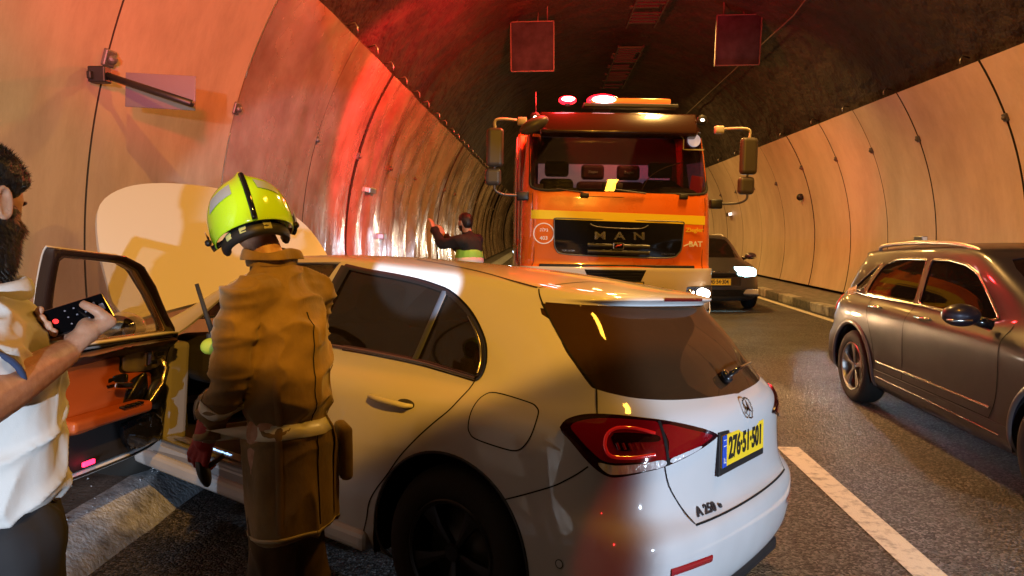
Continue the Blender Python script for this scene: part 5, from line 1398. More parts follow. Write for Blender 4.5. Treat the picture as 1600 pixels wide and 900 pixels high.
# phone pose
ph_c = at_y(120, 493, 1.545)
pr = (at_y(168, 480, 1.59)-at_y(76, 510, 1.50)).normalized(); pn0 = (V((0, 0, CAM_H))-ph_c).normalized()
pu = V((0.0, .62, .78)); pn = pr.cross(pu).normalized(); pn = -pn if pn.dot(pn0) < 0 else pn; pu = pn.cross(pr)
# right hand under the phone, thumb over the front
wr_w = Mw @ wrR
HH = at_y(136, 520, 1.535)
capsule(bm, wrR, Mwi @ HH, .025, .026, 14, .8); capsule(bm, Mwi @ HH, Mwi @ (ph_c+pr*.02-pn*.030), .025, .018); capsule(bm, wrR.lerp(Mwi @ HH, .4), Mwi @ (ph_c-pr*.005-pu*.02-pn*.030), .022, .016)
for k in range(4):
    o_u = .030-.019*k; r_ = .0096-.0008*(k == 3)
    pts_ = [ph_c+pr*(.020-.004*k)-pn*.028+pu*(o_u*.6), ph_c-pr*.030-pn*.024+pu*o_u, ph_c-pr*(.068-.004*abs(k-1))-pn*.012+pu*(o_u+.002), ph_c-pr*(.064-.004*abs(k-1))+pn*.013+pu*(o_u+.003)]
    chain(bm, [Mwi @ q for q in pts_], [.0125, r_+.0006, r_, r_-.0012], 10)
chain(bm, [Mwi @ q for q in (HH, ph_c+pr*.050-pu*.040+pn*.006, ph_c+pr*.034-pu*.012+pn*.020, ph_c+pr*.018+pu*.012+pn*.017)], [.019, .0145, .0118, .0098], 12)
wl_w = Mw @ wrL
hand(bm, wrL, (0, .15, -1), (1, 0, 0), -1, [.3, .35, .4, .45], (.0, -.01, .0, .6, .3), .95)
mb = organic('body', bm, .0045, skin, bmn, 2, factor=.35)
bm = bmesh.new()
tor = [(1.0, .165, .125), (1.03, .19, .15), (1.15, .185, .150), (1.28, .195, .15), (1.37, .19, .13), (1.43, .13, .10), (1.465, .082, .082)]; rings = []
for z_, a_, b_ in tor: rings.append([bm.verts.new((ctr.x+a_*cos(2*pi*k/n_ if False else 2*pi*k/40), ctr.y-.005+b_*sin(2*pi*k/40), z_)) for k in range(40)])
for a, b in zip(rings, rings[1:]):
    for k in range(40): bm.faces.new((a[k], a[(k+1) % 40], b[(k+1) % 40], b[k]))
bm.faces.new(rings[0][::-1]); bm.faces.new(rings[-1])
for s, sh, el in ((1, shR, elR), (-1, shL, elL)): chain(bm, [(ctr.x+s*.09, ctr.y, 1.37), sh, sh.lerp(el, .62)], [.09, .084, .074])
organic('shirt', bm, .006, shirt, bmn, 4, lambda co, nn: ffold(6, .014, 21, .5)(co, nn)+max(0, 1-abs(noise.noise(V((co.x*5+co.z*8, co.y*6, co.z*8-co.x*6))))*3)**2*.014-.004)
bm = bmesh.new(); add_tube(bm, [V((ctr.x, ctr.y, 0))+V((.088*cos(a), .006+.084*sin(a), 1.462+.012*sin(a))) for a in [2*pi*k/28 for k in range(29)]], .014, 8, False, 1.8); from_bm('collar', bm, shirt, bmn, smooth=True)
cuffp = sh_c = shR.lerp(elR, .62); ax = (elR-shR).normalized(); s_, u_ = frame_at(ax)
bm = bmesh.new(); add_tube(bm, [cuffp+ax*.012+(s_*cos(a)+u_*sin(a))*.072 for a in [2*pi*k/28 for k in range(29)]], .006, 8, False); from_bm('sleeve_hem', bm, mat('navy_trim', (.03, .05, .12), .7), bmn, smooth=True)
jeans = mat('dark_trousers', (.02, .02, .024), .8); bm = bmesh.new()
chain(bm, [(ctr.x, ctr.y, 1.0), (ctr.x, ctr.y, .92)], [.13, .14])
for s in (-1, 1): chain(bm, [(ctr.x+s*.085, ctr.y, .93), (ctr.x+s*.10, ctr.y+.02, .5), (ctr.x+s*.10, ctr.y, .12)], [.12, .08, .07])
organic('trousers', bm, .012, jeans, bmn, 4, ffold(8, .012, 2, .5))
for s in (-1, 1):
    bm = bmesh.new(); chain(bm, [(ctr.x+s*.10, ctr.y-.05, .05), (ctr.x+s*.115, ctr.y+.16, .04)], [.048, .042]); add_box(bm, (ctr.x+s*.107, ctr.y+.05, .012), (.09, .28, .024)); organic('shoe', bm, .008, black, bmn, 3)
def hairfn(u, p):
    a = atan2(u.x, u.y)    # 0 front
    line = .42*sst(1.75, .55, abs(a))*1.0+(-.42)*sst(1.6, 2.6, abs(a))     # hairline height by azimuth
    line = .50 if abs(a) < .5 else line
    earm = exp(-((abs(u.x)-1)/.25)**2-((u.z+.02)/.28)**2)
    m_ = sst(line-.06, line+.10, u.z)*(1-.9*earm)
    side = sst(.75, .2, u.z)*.6
    return m_*(.020-.012*side)-.004*(1-m_)
def beardfn(u, p):
    a = abs(atan2(u.x, u.y)); z = u.z
    m_ = sst(-.06, -.30, z)*sst(1.95, 1.55, a)
    side_b = sst(1.75, 1.35, a)*sst(1.0, 1.25, a)*sst(.12, -.05, z)
    m_ = max(m_*(1 if True else 0), side_b*.6)
    if a < .42 and z > -.34: m_ *= .25
    return m_*(.016+.050*sst(-.35, -.95, z)*sst(1.7, .5, a))-.004*(1-m_)
shell_on_head('hair', hairfn, hair_m, bmn, HM2, rough=.004, seed=3)
shell_on_head('beard', beardfn, hair_m, bmn, HM2, rough=.006, seed=8)
strands('hair_strands', hairfn, hair_m, bmn, HM2, 9000, .013, lambda u, p: (0, -.5, .3 if u.z < .6 else 0), 4, .0006)
strands('beard_strands', beardfn, hair_m, bmn, HM2, 9000, .016, lambda u, p: (0, .3, -1), 6, .0006)
eye_w = mat('eye_white', (.7, .68, .65), .2); iris = mat('iris', (.03, .015, .01), .15)
for s in (-1, 1):
    b_2 = bmesh.new(); bmesh.ops.create_uvsphere(b_2, u_segments=16, v_segments=10, radius=.0118, matrix=HM2 @ Matrix.Translation((s*.031, .073, .006))); ey = from_bm('eye', b_2, eye_w, bmn, smooth=True)
    b_2 = bmesh.new(); bmesh.ops.create_uvsphere(b_2, u_segments=12, v_segments=8, radius=.0058, matrix=HM2 @ Matrix.Translation((s*.031, .0805, .004))); from_bm('iris', b_2, iris, ey, smooth=True)
    b_2 = bmesh.new(); add_tube(b_2, [HM2 @ V((s*.015, .094, .022)), HM2 @ V((s*.032, .091, .028)), HM2 @ V((s*.050, .074, .022))], [.003, .004, .002], 6); from_bm('eyebrow', b_2, hair_m, bmn, smooth=True)
# the phone
ph = thing('phone', 'dark smartphone showing a call screen, held in the bearded man hands', 'phone'); ph.matrix_world = Matrix.Translation(ph_c) @ Matrix((pr, pu, pn)).transposed().to_4x4() @ Matrix.Diagonal((.9, .9, .9, 1))
bev(box('case', (0, 0, 0), (.150, .072, .009), gloss_black, ph), .004, 3)
scr = mat('phone_screen', (.003, .003, .004), .15); box('screen', (0, 0, .005), (.142, .065, .001), scr, ph)
ic = mat('screen_icons', (.16, .16, .20), .3, emit=(.5, .5, .65), estr=.10); icr = mat('screen_red', (.8, .05, .05), .3, emit=(1, .03, .03), estr=1.4)
bm = bmesh.new()
for i in range(3):
    for j in range(3): bmesh.ops.create_circle(bm, cap_ends=True, segments=12, radius=.0022, matrix=Matrix.Translation((-.020+.020*i, -.018+.018*j, .0062)))
add_box(bm, (.058, .0, .006), (.010, .016, .0006)); add_box(bm, (.045, .008, .006), (.004, .020, .0006)); from_bm('icons', bm, ic, ph)
bm = bmesh.new(); bmesh.ops.create_circle(bm, cap_ends=True, segments=20, radius=.0065, matrix=Matrix.Translation((-.048, .0, .0062))); from_bm('end_call_button', bm, icr, ph)

# ------------------------------------------------------------------ MAN IN SAFETY VEST at the left wall
vp = at_y(733, 372, 9.9); vm = thing('person', 'dark haired man in black sweater and safety vest raising a phone by the wall', 'person', (vp.x, 9.9, 0.0), (0, 0, radians(62))); vm.scale = (1.06, 1.06, 1.06)
vx = MATS['dark_trousers']; bm = bmesh.new(); HL = V((0, .06, 1.60)); HM3 = Matrix.Translation(HL) @ Euler((radians(12), 0, radians(-16))).to_matrix().to_4x4()
chain(bm, [(0, 0, .95), (0, 0, 1.3)], [.12, .13]); chain(bm, [(0, .0, 1.36), (0, .02, 1.46), HL], [.07, .058, .06])
LS, LE, LWr = V((-.18, .0, 1.38)), V((-.24, .26, 1.34)), V((-.16, .44, 1.54)); RS, RE, RWr = V((.18, 0, 1.38)), V((.22, .22, 1.18)), V((.02, .42, 1.46))
for s, a, b, c_ in ((-1, LS, LE, LWr), (1, RS, RE, RWr)): chain(bm, [(s*.1, 0, 1.36), a, b, c_], [.06, .055, .042, .028]); chain(bm, [(s*.09, 0, .92), (s*.1, .02, .5), (s*.1, 0, .09)], [.09, .06, .042]); chain(bm, [(s*.1, -.03, .05), (s*.11, .14, .04)], [.04, .035])
hand(bm, LWr, (0.02, .05, .12), (0, 1, 0), -1, [.4]*4, (0, 0, 0, .5, .3)); hand(bm, RWr, (0, .05, .12), (0, 1, 0), 1, [.4]*4, (0, 0, 0, .5, .3))
D, F = unit_dirs(40, 28); idx = [bm.verts.new(HM3 @ head_co(u)) for u in D]
for f_ in F:
    try: bm.faces.new([idx[i] for i in f_])
    except ValueError: pass
ear(bm, HM3, 1); ear(bm, HM3, -1); organic('body', bm, .007, skin, vm, 2, factor=.35)
bm = bmesh.new()
for z_, a_, b_ in (): pass
chain(bm, [(0, 0, .98), (0, 0, 1.2), (0, 0, 1.32)], [.16, .165, .165]); chain(bm, [(-.1, 0, 1.36), (.1, 0, 1.36)], [.10, .10]); chain(bm, [(0, .01, 1.40), (0, .02, 1.45)], [.085, .075])
for a, b, c_ in ((LS, LE, LWr), (RS, RE, RWr)): chain(bm, [a, b, b.lerp(c_, .85)], [.082, .066, .052])
sw = organic('sweater', bm, .012, mat('black_sweater', (.014, .013, .016), .85), vm, 4, ffold(6, .012, 5, .6))
bm = bmesh.new(); chain(bm, [(0, 0, 1.0), (0, 0, 1.19)], [.178, .182]); ve = organic('safety_vest', bm, .012, mat('vest_green', (.30, .75, .10), .6), vm, 3)
wrap_band(ve, (0, 0, 1.12), (0, 0, 1), .5, .10, 'reflective_band', mat('vest_band', (.75, .80, .78), .4), ve)
shell_on_head('hair', hairfn, hair_m, vm, HM3, 48, 32, rough=.004, seed=5)
shell_on_head('beard', lambda u, p: min(beardfn(u, p), .010), hair_m, vm, HM3, 48, 32, rough=.003, seed=6)
bm = bmesh.new()
for s in (-1, 1): chain(bm, [(s*.085, 0, .95), (s*.10, .02, .5), (s*.1, 0, .12)], [.12, .08, .07])
organic('trousers', bm, .015, vx, vm, 3)
for s in (-1, 1): bm = bmesh.new(); chain(bm, [(s*.1, -.05, .05), (s*.115, .16, .04)], [.048, .042]); organic('shoe', bm, .010, black, vm, 2)
p2 = thing('phone', 'small phone raised towards the wall by the man in the safety vest', 'phone', vm.location+Matrix.Rotation(radians(62), 3, 'Z') @ (LWr+V((0, .05, .11))), (radians(80), 0, radians(62))); bev(box('case', (0, 0, 0), (.072, .15, .009), gloss_black, p2), .003)

# ================================================================== FIRE TRUCK
TRX, TRY = 0.88, 9.55
truck = thing('fire_truck', 'orange red fire engine with lit red beacons and yellow stripe facing the camera', 'fire engine', (TRX, TRY, 0), (0, radians(0.8), radians(3.4)))
K = 10.0/FPX
ox, oy = 957, 360
def L2(px, py): return ((px-ox)*K*0.995, CAM_H-(py-oy)*K*1.0)   # photo scale at the cab front
orange = mat('fire_orange', (0.72, 0.14, 0.010), 0.28, coat=0.9); add_rough_noise(orange, .22, .36, 3)
cream_p = mat('bumper_cream', (0.62, 0.55, 0.44), 0.4, coat=.3); yel = mat('stripe_yellow', (0.80, 0.62, 0.02), 0.35)
HWd = 1.235
# cab surface: rows z, half width, front y offset (0 = foremost), corner radius
rowsT = [(.56, 1.20, .05, .16), (.62, 1.235, .0, .18), (.95, 1.24, -.02, .18), (1.12, 1.24, -.02, .18), (1.16, 1.24, .0, .20), (1.5, 1.235, -.01, .22), (1.9, 1.23, .015, .24), (2.04, 1.225, .03, .25), (2.30, 1.21, .085, .26), (2.6, 1.185, .16, .27), (2.90, 1.155, .25, .28), (2.96, 1.14, .28, .28), (3.10, 1.08, .40, .30), (3.17, .95, .60, .30), (3.19, .6, .9, .3)]
def outline(hw, yf, rc, n=10, depth=2.1):
    pts = []
    m_ = 12
    for i in range(m_+1):     # front from centre to corner, slightly bowed
        x = (hw-rc)*i/m_; pts.append((x, yf+.05*(x/hw)**2))
    yb = pts[-1][1]
    for i in range(1, n+1):
        a = pi/2*i/n; pts.append((hw-rc+rc*sin(a), yb+rc*(1-cos(a))))
    for i in range(1, 5): pts.append((hw, yb+rc+(depth-rc-yb)*i/4))
    return pts
vs = []; fs = []; W_ = None; 
import itertools
def interp_rows(R, n):
    out = []
    for i in range(len(R)-1):
        for k in range(n): t = k/n; out.append(tuple(R[i][j]+(R[i+1][j]-R[i][j])*t for j in range(4)))
    out.append(R[-1]); return out
RT = interp_rows(rowsT, 4)
for z, hw, yf, rc in RT:
    o_ = outline(hw, yf, rc); full = [(-x, y) for x, y in reversed(o_[1:])]+o_; W_ = len(full)
    for x, y in full: vs.append((x, y, z))
for j in range(len(RT)-1):
    for i in range(W_-1): a = j*W_+i; fs.append((a, a+1, a+W_+1, a+W_))
bm = bmesh.new(); bv_ = [bm.verts.new(v) for v in vs]
for f_ in fs: bm.faces.new([bv_[i] for i in f_])
bm.normal_update()
nlT = bm.verts.layers.float_vector.new('nrm')
for v in bm.verts: v[nlT] = v.normal
layT = bm.faces.layers.int.new('reg')
tbvh = BVHTree.FromBMesh(bm)
frontF = lambda f: abs(f.normal.y) > .3 and f.calc_center_median().y < 1.2
def rp(L, r=.15, n=4): return [(p.x, p.y) for p in roundpoly([V((*L2(*q), 0)) for q in L], r, n)]
wsp = rp([(827, 209), (1091, 209), (1094, 306), (826, 302)], .10)
cut_region(bm, layT, 2, wsp, UX, UZ, frontF)
gr = rp([(862, 343), (1056, 346), (1053, 388), (1042, 401), (870, 397), (863, 385)], [.04, .04, .2, .3, .3, .2])
cut_region(bm, layT, 3, gr, UX, UZ, frontF)
st_ = [(L2(828, 331)), L2(1089, 337), L2(1089, 350), L2(828, 344)]
cut_region(bm, layT, 4, st_, UX, UZ, frontF)
for f_ in bm.faces:
    c = f_.calc_center_median()
    if c.z < 1.125 and f_[layT] == 0: f_[layT] = 5
    if c.z > 2.91 and f_[layT] == 0 and c.y < .8: f_[layT] = 6
swin = [(.62, 1.95), (.50, 2.30), (.55, 2.78), (1.55, 2.82), (1.62, 1.95)]
swp = [(p.x, p.y) for p in roundpoly([V((a, b, 0)) for a, b in swin], .12, 3)]
for sg in (1, -1): cut_region(bm, layT, 7, swp, UY, UZ, (lambda f, s=sg: f.normal.x*s > .5))
cabn = sheet('cab', bm, layT, {0}, nlT, orange, truck, 0, .02)
sheet('windscreen', bm, layT, {2}, nlT, glass_mat('truck_glass', (.012, .010, .012), .72, .02), cabn, -.004, .004)
gl_ = sheet('grille', bm, layT, {3}, nlT, gloss_black, truck, .012, .03)
sheet('yellow_stripe', bm, layT, {4}, nlT, yel, cabn, .002, .01)
bum = sheet('bumper', bm, layT, {5}, nlT, cream_p, truck, .03, .04)
visor_m = mat('roof_visor', (0.02, 0.006, 0.004), 0.25, coat=.4)
vis = sheet('roof_visor', bm, layT, {6}, nlT, visor_m, truck, .01, .03)
sheet('side_window', bm, layT, {7}, nlT, dark_glass, cabn, -.004, .004)
def T3(px, py, off=.01):
    x, z = L2(px, py); h = tbvh.ray_cast(V((x, -3, z)), UY); return V((x, (h[0].y if h[0] is not None else 0)-off, z))
def tstrip(L, wd, m, nm, par, off=.004, h=.002, n=6, smooth=True):
    P_ = [T3(*p, off) for p in L]; P_ = spline(P_, n) if smooth else P_
    return strip(nm, [(p, V((0, -1, 0))) for p in P_], wd, m, par, h=h)
# gaps of the front flap, doors, seals
for L in ([(827, 308), (950, 311), (1092, 313)], [(832, 345), (833, 400), (830, 414)], [(1087, 350), (1085, 400), (1086, 418)], [(830, 306), (830, 332)], [(1089, 310), (1089, 337)]): tstrip(L, .008, seam_m, 'panel_gap', cabn)
strip('screen_seal', [(V((p[0], tbvh.ray_cast(V((p[0], -3, p[1])), UY)[0].y-.004, p[1])), V((0, -1, 0))) for p in wsp], .035, rubber, cabn, True, h=.008)
strip('grille_rim', [(V((p[0], tbvh.ray_cast(V((p[0], -3, p[1])), UY)[0].y-.014, p[1])), V((0, -1, 0))) for p in gr], .016, dark_steel, gl_, True, h=.006)
bandm = mat('black_band', (.008, .008, .010), .1, coat=.5)
# grille slats + opening + lettering
for k in range(2):
    tstrip([(912, 382+k*9), (958, 383+k*9), (1005, 384+k*9)], .05, mat('slat_black', (.02, .02, .022), .35), 'grille_slat', gl_, .018, .014)
tstrip([(915, 351), (926, 355), (958, 357), (990, 357), (1002, 352)], .015, dark_steel, 'grille_slat', gl_, .016, .01)
FR_ = lambda px, py, off: Matrix.Translation(T3(px, py, off)) @ rot_from((1, 0, 0.012), (0, 0, 1))
chr2 = mat('bright_letters', (.8, .78, .76), .18, metal=1)
for ch, px in (('M', 930), ('A', 959), ('N', 988)): text('maker_letter', ch, .135, chr2, gl_, FR_(px, 368.5, .040), .006, 1.5, bold=.003)
bmq = bmesh.new(); add_box(bmq, (0, 0, 0), (.135, .012, .085)); o_ = from_bm('lion_badge', bmq, chr2, gl_); o_.matrix_local = Matrix.Translation(T3(958, 383, .036)); bev(o_, .015)
bmq = bmesh.new(); add_box(bmq, (0, 0, 0), (.115, .012, .067)); o2 = from_bm('badge_field', bmq, gloss_black, o_); o2.location = (0, -.003, 0)
tube('badge_animal', [(-.04, -.012, -.012), (-.015, -.012, .008), (.012, -.012, .006), (.04, -.012, .02)], [.008, .010, .009, .007], mat('badge_red', (.5, .05, .03), .4, metal=.3), o_, 6)
text('small_print', 'TGM 18.290', .032, chr2, gl_, FR_(884, 391, .02), .001); text('small_print', 'EURO 5 BLUE', .03, chr2, gl_, FR_(1033, 394, .02), .001)
ylet = mat('letter_yellow', (.85, .62, .05), .4); wlet = mat('letter_white', (.85, .82, .8), .4)
text('body_lettering', 'Ziegler', .075, ylet, cabn, FR_(1072, 358, .012), .002, 1.05, bold=.002)
text('body_lettering', 'BAT', .095, wlet, cabn, FR_(1074, 379, .012), .002, 1.0, bold=.003); tstrip([(1056, 382), (1068, 377)], .014, wlet, 'logo_swoosh', cabn, .012)
strip('round_mark', [(T3(847+15*cos(a), 366+15*sin(a), .01), V((0, -1, 0))) for a in [2*pi*k/36 for k in range(36)]], .014, wlet, cabn, True, h=.002)
text('body_lettering', '\u05d4\u05dc\u05d9\u05d2', .062, wlet, cabn, FR_(847, 361, .012), .001, bold=.001); text('body_lettering', '403', .07, wlet, cabn, FR_(847, 373, .012), .001, bold=.001)
# bumper details
mesh_m = mat('intake_mesh', (.03, .03, .03), .5); 
pts = [T3(908, 418, .036), T3(1000, 418, .036), T3(990, 440, .036), T3(918, 440, .036)]
from_py('intake', pts, [(0, 1, 2, 3)], gloss_black, bum); bmq = bmesh.new()
for i in range(24):
    for j in range(5):
        x = pts[0].x+.04+i*.031+(j % 2)*.015; z = pts[0].z-.02-j*.038
        if x < pts[1].x-.02-(j*.015): bmesh.ops.create_cone(bmq, segments=6, radius1=.016, radius2=.012, depth=.008, cap_ends=False, matrix=Matrix.Translation((x, pts[0].y-.006, z)) @ Matrix.Rotation(pi/2, 4, 'X'))
from_bm('honeycomb', bmq, MATS['steel'] if False else dark_steel, bum)
box('under_grille_band', V((0.0, .03, 1.135)), (2.0, .08, .05), black, truck, None, .01)
PMt = Matrix.Translation(T3(965, 443, .05)) @ rot_from((1, 0, 0), (0, 0, 1)); plate(bum, PMt, .52, .11, '48\u00b7621\u00b769', .10, .75)
for (px, py, w_, h_) in ((1021, 449, .10, .10), (1030, 456, .16, .07)): box('tow_pin', T3(px, py, .05), (w_, .04, h_), black, bum, None, .01)
lathe('tow_eye', [(.0001, 0), (.05, 0), (.05, .02)], black, bum, 20, Matrix.Translation(T3(1043, 452, .05)) @ Matrix.Rotation(pi/2, 4, 'X'))
head_on = mat('headlight_on', (1, 1, 1), .1, emit=(1.0, .86, .70), estr=28); head_off = mat('headlight_glass', (.6, .6, .62), .08, coat=1)
for (px, on) in ((1080, True), (834, True)):
    hl_ = bpy.data.objects.new('headlight', None); C.objects.link(hl_); hl_.parent = bum; hl_.location = T3(px, 451, .03)
    bev(box('housing', (0, .03, 0), (.37, .06, .20), cream_p if False else black, hl_), .03, 4)
    s = 1 if px > 900 else -1
    bev(box('reflector', (0, -.004, 0), (.33, .02, .17), chrome, hl_), .02, 4)
    lathe('lamp', [(.0001, .0), (.055, 0), (.072, -.012)], head_on, hl_, 24, Matrix.Translation((.05*s, -.02, -.01)) @ Matrix.Rotation(-pi/2, 4, 'X'))
    prism('lamp', [(p.x+.06*s, p.y-.01) for p in roundpoly([V((-.085, -.055, 0)), V((.085, -.045, 0)), (.08, .05, 0), (-.08, .055, 0)], .35, 5)], .01, head_on, hl_, 'y', -.026)
    lathe('indicator', [(.0001, .0), (.04, 0), (.045, -.01)], chrome, hl_, 20, Matrix.Translation((-.105*s, -.018, 0)) @ Matrix.Rotation(-pi/2, 4, 'X'))
tstrip([(1062, 476), (1095, 483), (1099, 455)], .012, mat('pale_edge', (.7, .7, .7), .4), 'bumper_edge', bum, .036)
# sun visor rivets, handles
for (px, py) in ((868, 171), (868, 195), (995, 171), (932, 196), (995, 196), (1058, 175), (1058, 198)):
    h = tbvh.ray_cast(V((L2(px, py)[0], -3, L2(px, py)[1])), UY)
    if h[0] is not None: bmq = bmesh.new(); bmesh.ops.create_uvsphere(bmq, u_segments=10, v_segments=6, radius=.018, matrix=Matrix.Translation(h[0]-UY*.012)); from_bm('rivet', bmq, steel, vis, smooth=True)
vz = box('sun_visor', (0, .20, 2.95), (2.02, .16, .30), mat('visor_amber', (.03, .010, .005), .22, coat=1), truck, (radians(-24), 0, 0), .03, 3)
# corner flood lights
fl_on = mat('flood_on', (1, 1, 1), .1, emit=(1, .75, .5), estr=14)
for sx_ in (-1, 1):
    t_ = bpy.data.objects.new('flood_light', None); C.objects.link(t_); t_.parent = truck; t_.location = (sx_*1.075, .14, 3.03)
    lathe('shell', [(.0001, .08), (.05, .06), (.07, 0), (.06, -.01)], black, t_, 20, Matrix.Rotation(-pi/2, 4, 'X')); lathe('lens', [(.0001, -.012), (.05, -.008), (.058, 0)], fl_on, t_, 20, Matrix.Rotation(-pi/2, 4, 'X') @ Matrix.Diagonal((1, .7, 1, 1)))
# light bar + beacons
red_on = mat('beacon_on', (1, .01, .02), .1, emit=(1.0, .008, .018), estr=6); red_core = mat('beacon_core', (1, 1, 1), .1, emit=(1, .42, .40), estr=30)
amb_on = mat('bar_amber', (.5, .12, .01), .2, emit=(1.0, .16, .02), estr=.7)
lb = bpy.data.objects.new('light_bar', None); C.objects.link(lb); lb.parent = truck; lb.location = (0, .45, 3.12)
zb_ = 3.37-3.19
bev(box('bar', (L2(985, 0)[0]-0.05, 0, zb_), (1.05, .16, .07), amb_on, lb), .02, 3); bev(box('bar_base', (L2(985, 0)[0]-.05, 0, zb_-.06), (1.25, .2, .05), black, lb), .01)
def beac(px, w_, h_):
    x = L2(px, 0)[0]*1.03; b_2 = bmesh.new(); bmesh.ops.create_uvsphere(b_2, u_segments=24, v_segments=14, radius=1, matrix=Matrix.Translation((x, -.09, zb_+.01)) @ Matrix.Diagonal((w_, .06, h_*.8, 1))); from_bm('beacon', b_2, red_core, lb, smooth=True)
    b_2 = bmesh.new(); bmesh.ops.create_uvsphere(b_2, u_segments=24, v_segments=14, radius=1, matrix=Matrix.Translation((x, .02, zb_+.01)) @ Matrix.Diagonal((w_*1.4, .12, h_*1.6, 1))); from_bm('beacon_dome', b_2, red_on, lb, smooth=True)
    b_2 = bmesh.new(); add_tube(b_2, [(x, .0, zb_), (x, 0, zb_-.07)], .04, 10); from_bm('beacon_foot', b_2, black, lb)
beac(885, .085, .036); beac(938, .155, .055)
tube('antenna', [(-1.05, .5, 3.1), (-1.06, .5, 3.42)], .008, black, truck, 6)
# mirrors
mm_ = mat('mirror_shell', (.06, .05, .04), .4)
for sx_ in (-1, 1):
    cx_ = [774, 1145][sx_ > 0]; X = (cx_-ox)*K
    mr_ = bpy.data.objects.new('mirror_set', None); C.objects.link(mr_); mr_.parent = truck; mr_.location = (X, -.05, 0)
    z1, z0 = CAM_H+(360-([214, 222][sx_ > 0]))*K, CAM_H+(360-([270, 276][sx_ > 0]))*K
    bev(box('mirror_shell', (0, 0, (z0+z1)/2), (.215, .13, z1-z0), mm_, mr_), .05, 5)
    w0, w1 = CAM_H+(360-([297, 305][sx_ > 0]))*K, CAM_H+(360-([272, 279][sx_ > 0]))*K
    bev(box('mirror_shell', (-.02*sx_ if sx_ > 0 else -.02, 0, (w0+w1)/2), (.205, .12, w1-w0), mm_, mr_), .05, 5)
    inn = -sx_
    tube('mirror_arm', spline([(inn*.32, .18, z1+.12), (inn*.12, .02, z1+.115), (0.0, 0, z1+.09), (0, 0, z1-.02)], 5), .018, mat('arm_pale', (.5, .45, .38), .4), mr_, 8)
    tube('mirror_arm', spline([(0, 0, w0+.02), (.01*inn, 0, w0-.06), (inn*.12, .04, w0-.11), (inn*.34, .12, w0-.115)], 5), .016, dark_steel, mr_, 8)
    tube('mirror_arm', [(0, 0, z0+.02), (-.01, 0, w1-.02)], .014, dark_steel, mr_, 8)
    box('mirror_mount', (inn*.34, .16, z1+.11), (.12, .10, .10), mat('arm_pale', (.5, .45, .38), .4), mr_, None, .02); box('mirror_mount', (inn*.36, .14, w0-.12), (.16, .12, .12), black, mr_, None, .02)
# ramp mirror dish (top left of cab)
bmq = bmesh.new(); ellipsoid(bmq, (-1.10, -.08, 2.90), (.20, .10, .09), (0, radians(-28), 0)); from_bm('ramp_mirror', bmq, mm_, truck, smooth=True)
for x in (-.45, 1.16*.75): box('wiper_mount', T3(957+x/K*.97, 309, .02), (.11, .04, .06), black, cabn, None, .01)
bmq = bmesh.new(); 
for x, l_ in ((-.45, -.35), (.35, -.4)): add_tube(bmq, [T3(957+x/K, 305, .03), T3(957+(x+l_)/K, 300, .05)], .010, 6)
from_bm('wiper', bmq, black, cabn)
# cab interior
cabi = mat('cab_inner', (.035, .028, .03), .7); lil = mat('cab_rear_wall_glow', (.45, .36, .42), .6, emit=(.6, .4, .55), estr=.28)  # lilac wall panels given a glow of their own in the colour
box('rear_wall', (0, 1.9, 2.05), (2.3, .06, 1.9), cabi, cabn); box('rear_window_panel', (0.05, 1.84, 2.42), (2.0, .02, .35), lil, cabn); box('side_glow_panel', (.72, 1.83, 2.35), (.16, .02, .3), lil, cabn)
bev(box('dashboard', (0, .55, 1.98), (2.2, .5, .34), mat('dash_tan', (.09, .07, .06), .6), cabn), .08, 4)
bmq = bmesh.new(); ellipsoid(bmq, (.80, .42, 2.10), (.33, .18, .09)); from_bm('instrument_hood', bmq, mat('dash_olive', (.12, .10, .06), .5), cabn, smooth=True)
seat_r = mat('cab_seat', (.10, .014, .03), .6)
for i_, (x, y, nm) in enumerate(((-.72, 1.1, 'cab_seat'), (.75, 1.1, 'cab_seat'), (-.15, 1.6, 'crew_seat'), (.38, 1.6, 'crew_seat'))):
    rt_ = bpy.data.objects.new(nm, None); C.objects.link(rt_); rt_.parent = cabn; rt_.location = (x, y, 1.6)
    sm_ = interior_dark if nm == 'cab_seat' else seat_r
    bev(box('seat_back', (0, 0, .35), (.48, .14, .75), sm_, rt_), .07, 4); bev(box('head_rest', (0, 0, .86), (.34, .12, .22), sm_, rt_), .05, 4)
    if nm == 'crew_seat': text('seat_lettering', 'Ziegler', .05, wlet, rt_, Matrix.Translation((0, -.075, .86)) @ rot_from((1, 0, 0), (0, 0, 1)), .001)
bmq = bmesh.new(); add_tube(bmq, [(.76+.23*cos(a), .62+.12*sin(a), 2.10+.16*sin(a)) for a in [2*pi*k/28 for k in range(29)]], .018, 8, False); add_tube(bmq, [(.55, .62, 2.10), (.76, .64, 2.08), (.97, .62, 2.10)], .02, 8); from_bm('steering_wheel', bmq, black, cabn, smooth=True)
cupm = mat('cup_cream', (.40, .37, .28), .5)
lathe('roll', [(.02, 0), (.05, 0), (.05, .09), (.02, .09)], cupm, cabn, 20, Matrix.Translation((-.14, .20, 2.13))); lathe('cup', [(.04, 0), (.055, .02), (.06, .09), (.0001, .10)], cupm, cabn, 20, Matrix.Translation((.02, .19, 2.12)))
bev(box('note', (-1.0, .30, 2.15), (.10, .01, .09), cupm, cabn), .004)
bmq = bmesh.new(); bmesh.ops.create_cone(bmq, segments=24, radius1=.085, radius2=.08, depth=.02, cap_ends=True, matrix=Matrix.Translation((1.0, .22, 2.78)) @ Matrix.Rotation(pi/2, 4, 'X')); from_bm('inspection_disc', bmq, mat('disc_pale', (.6, .62, .75), .4, emit=(.6, .62, .8), estr=.35), cabn)  # pale disc made to glow faintly through its colour
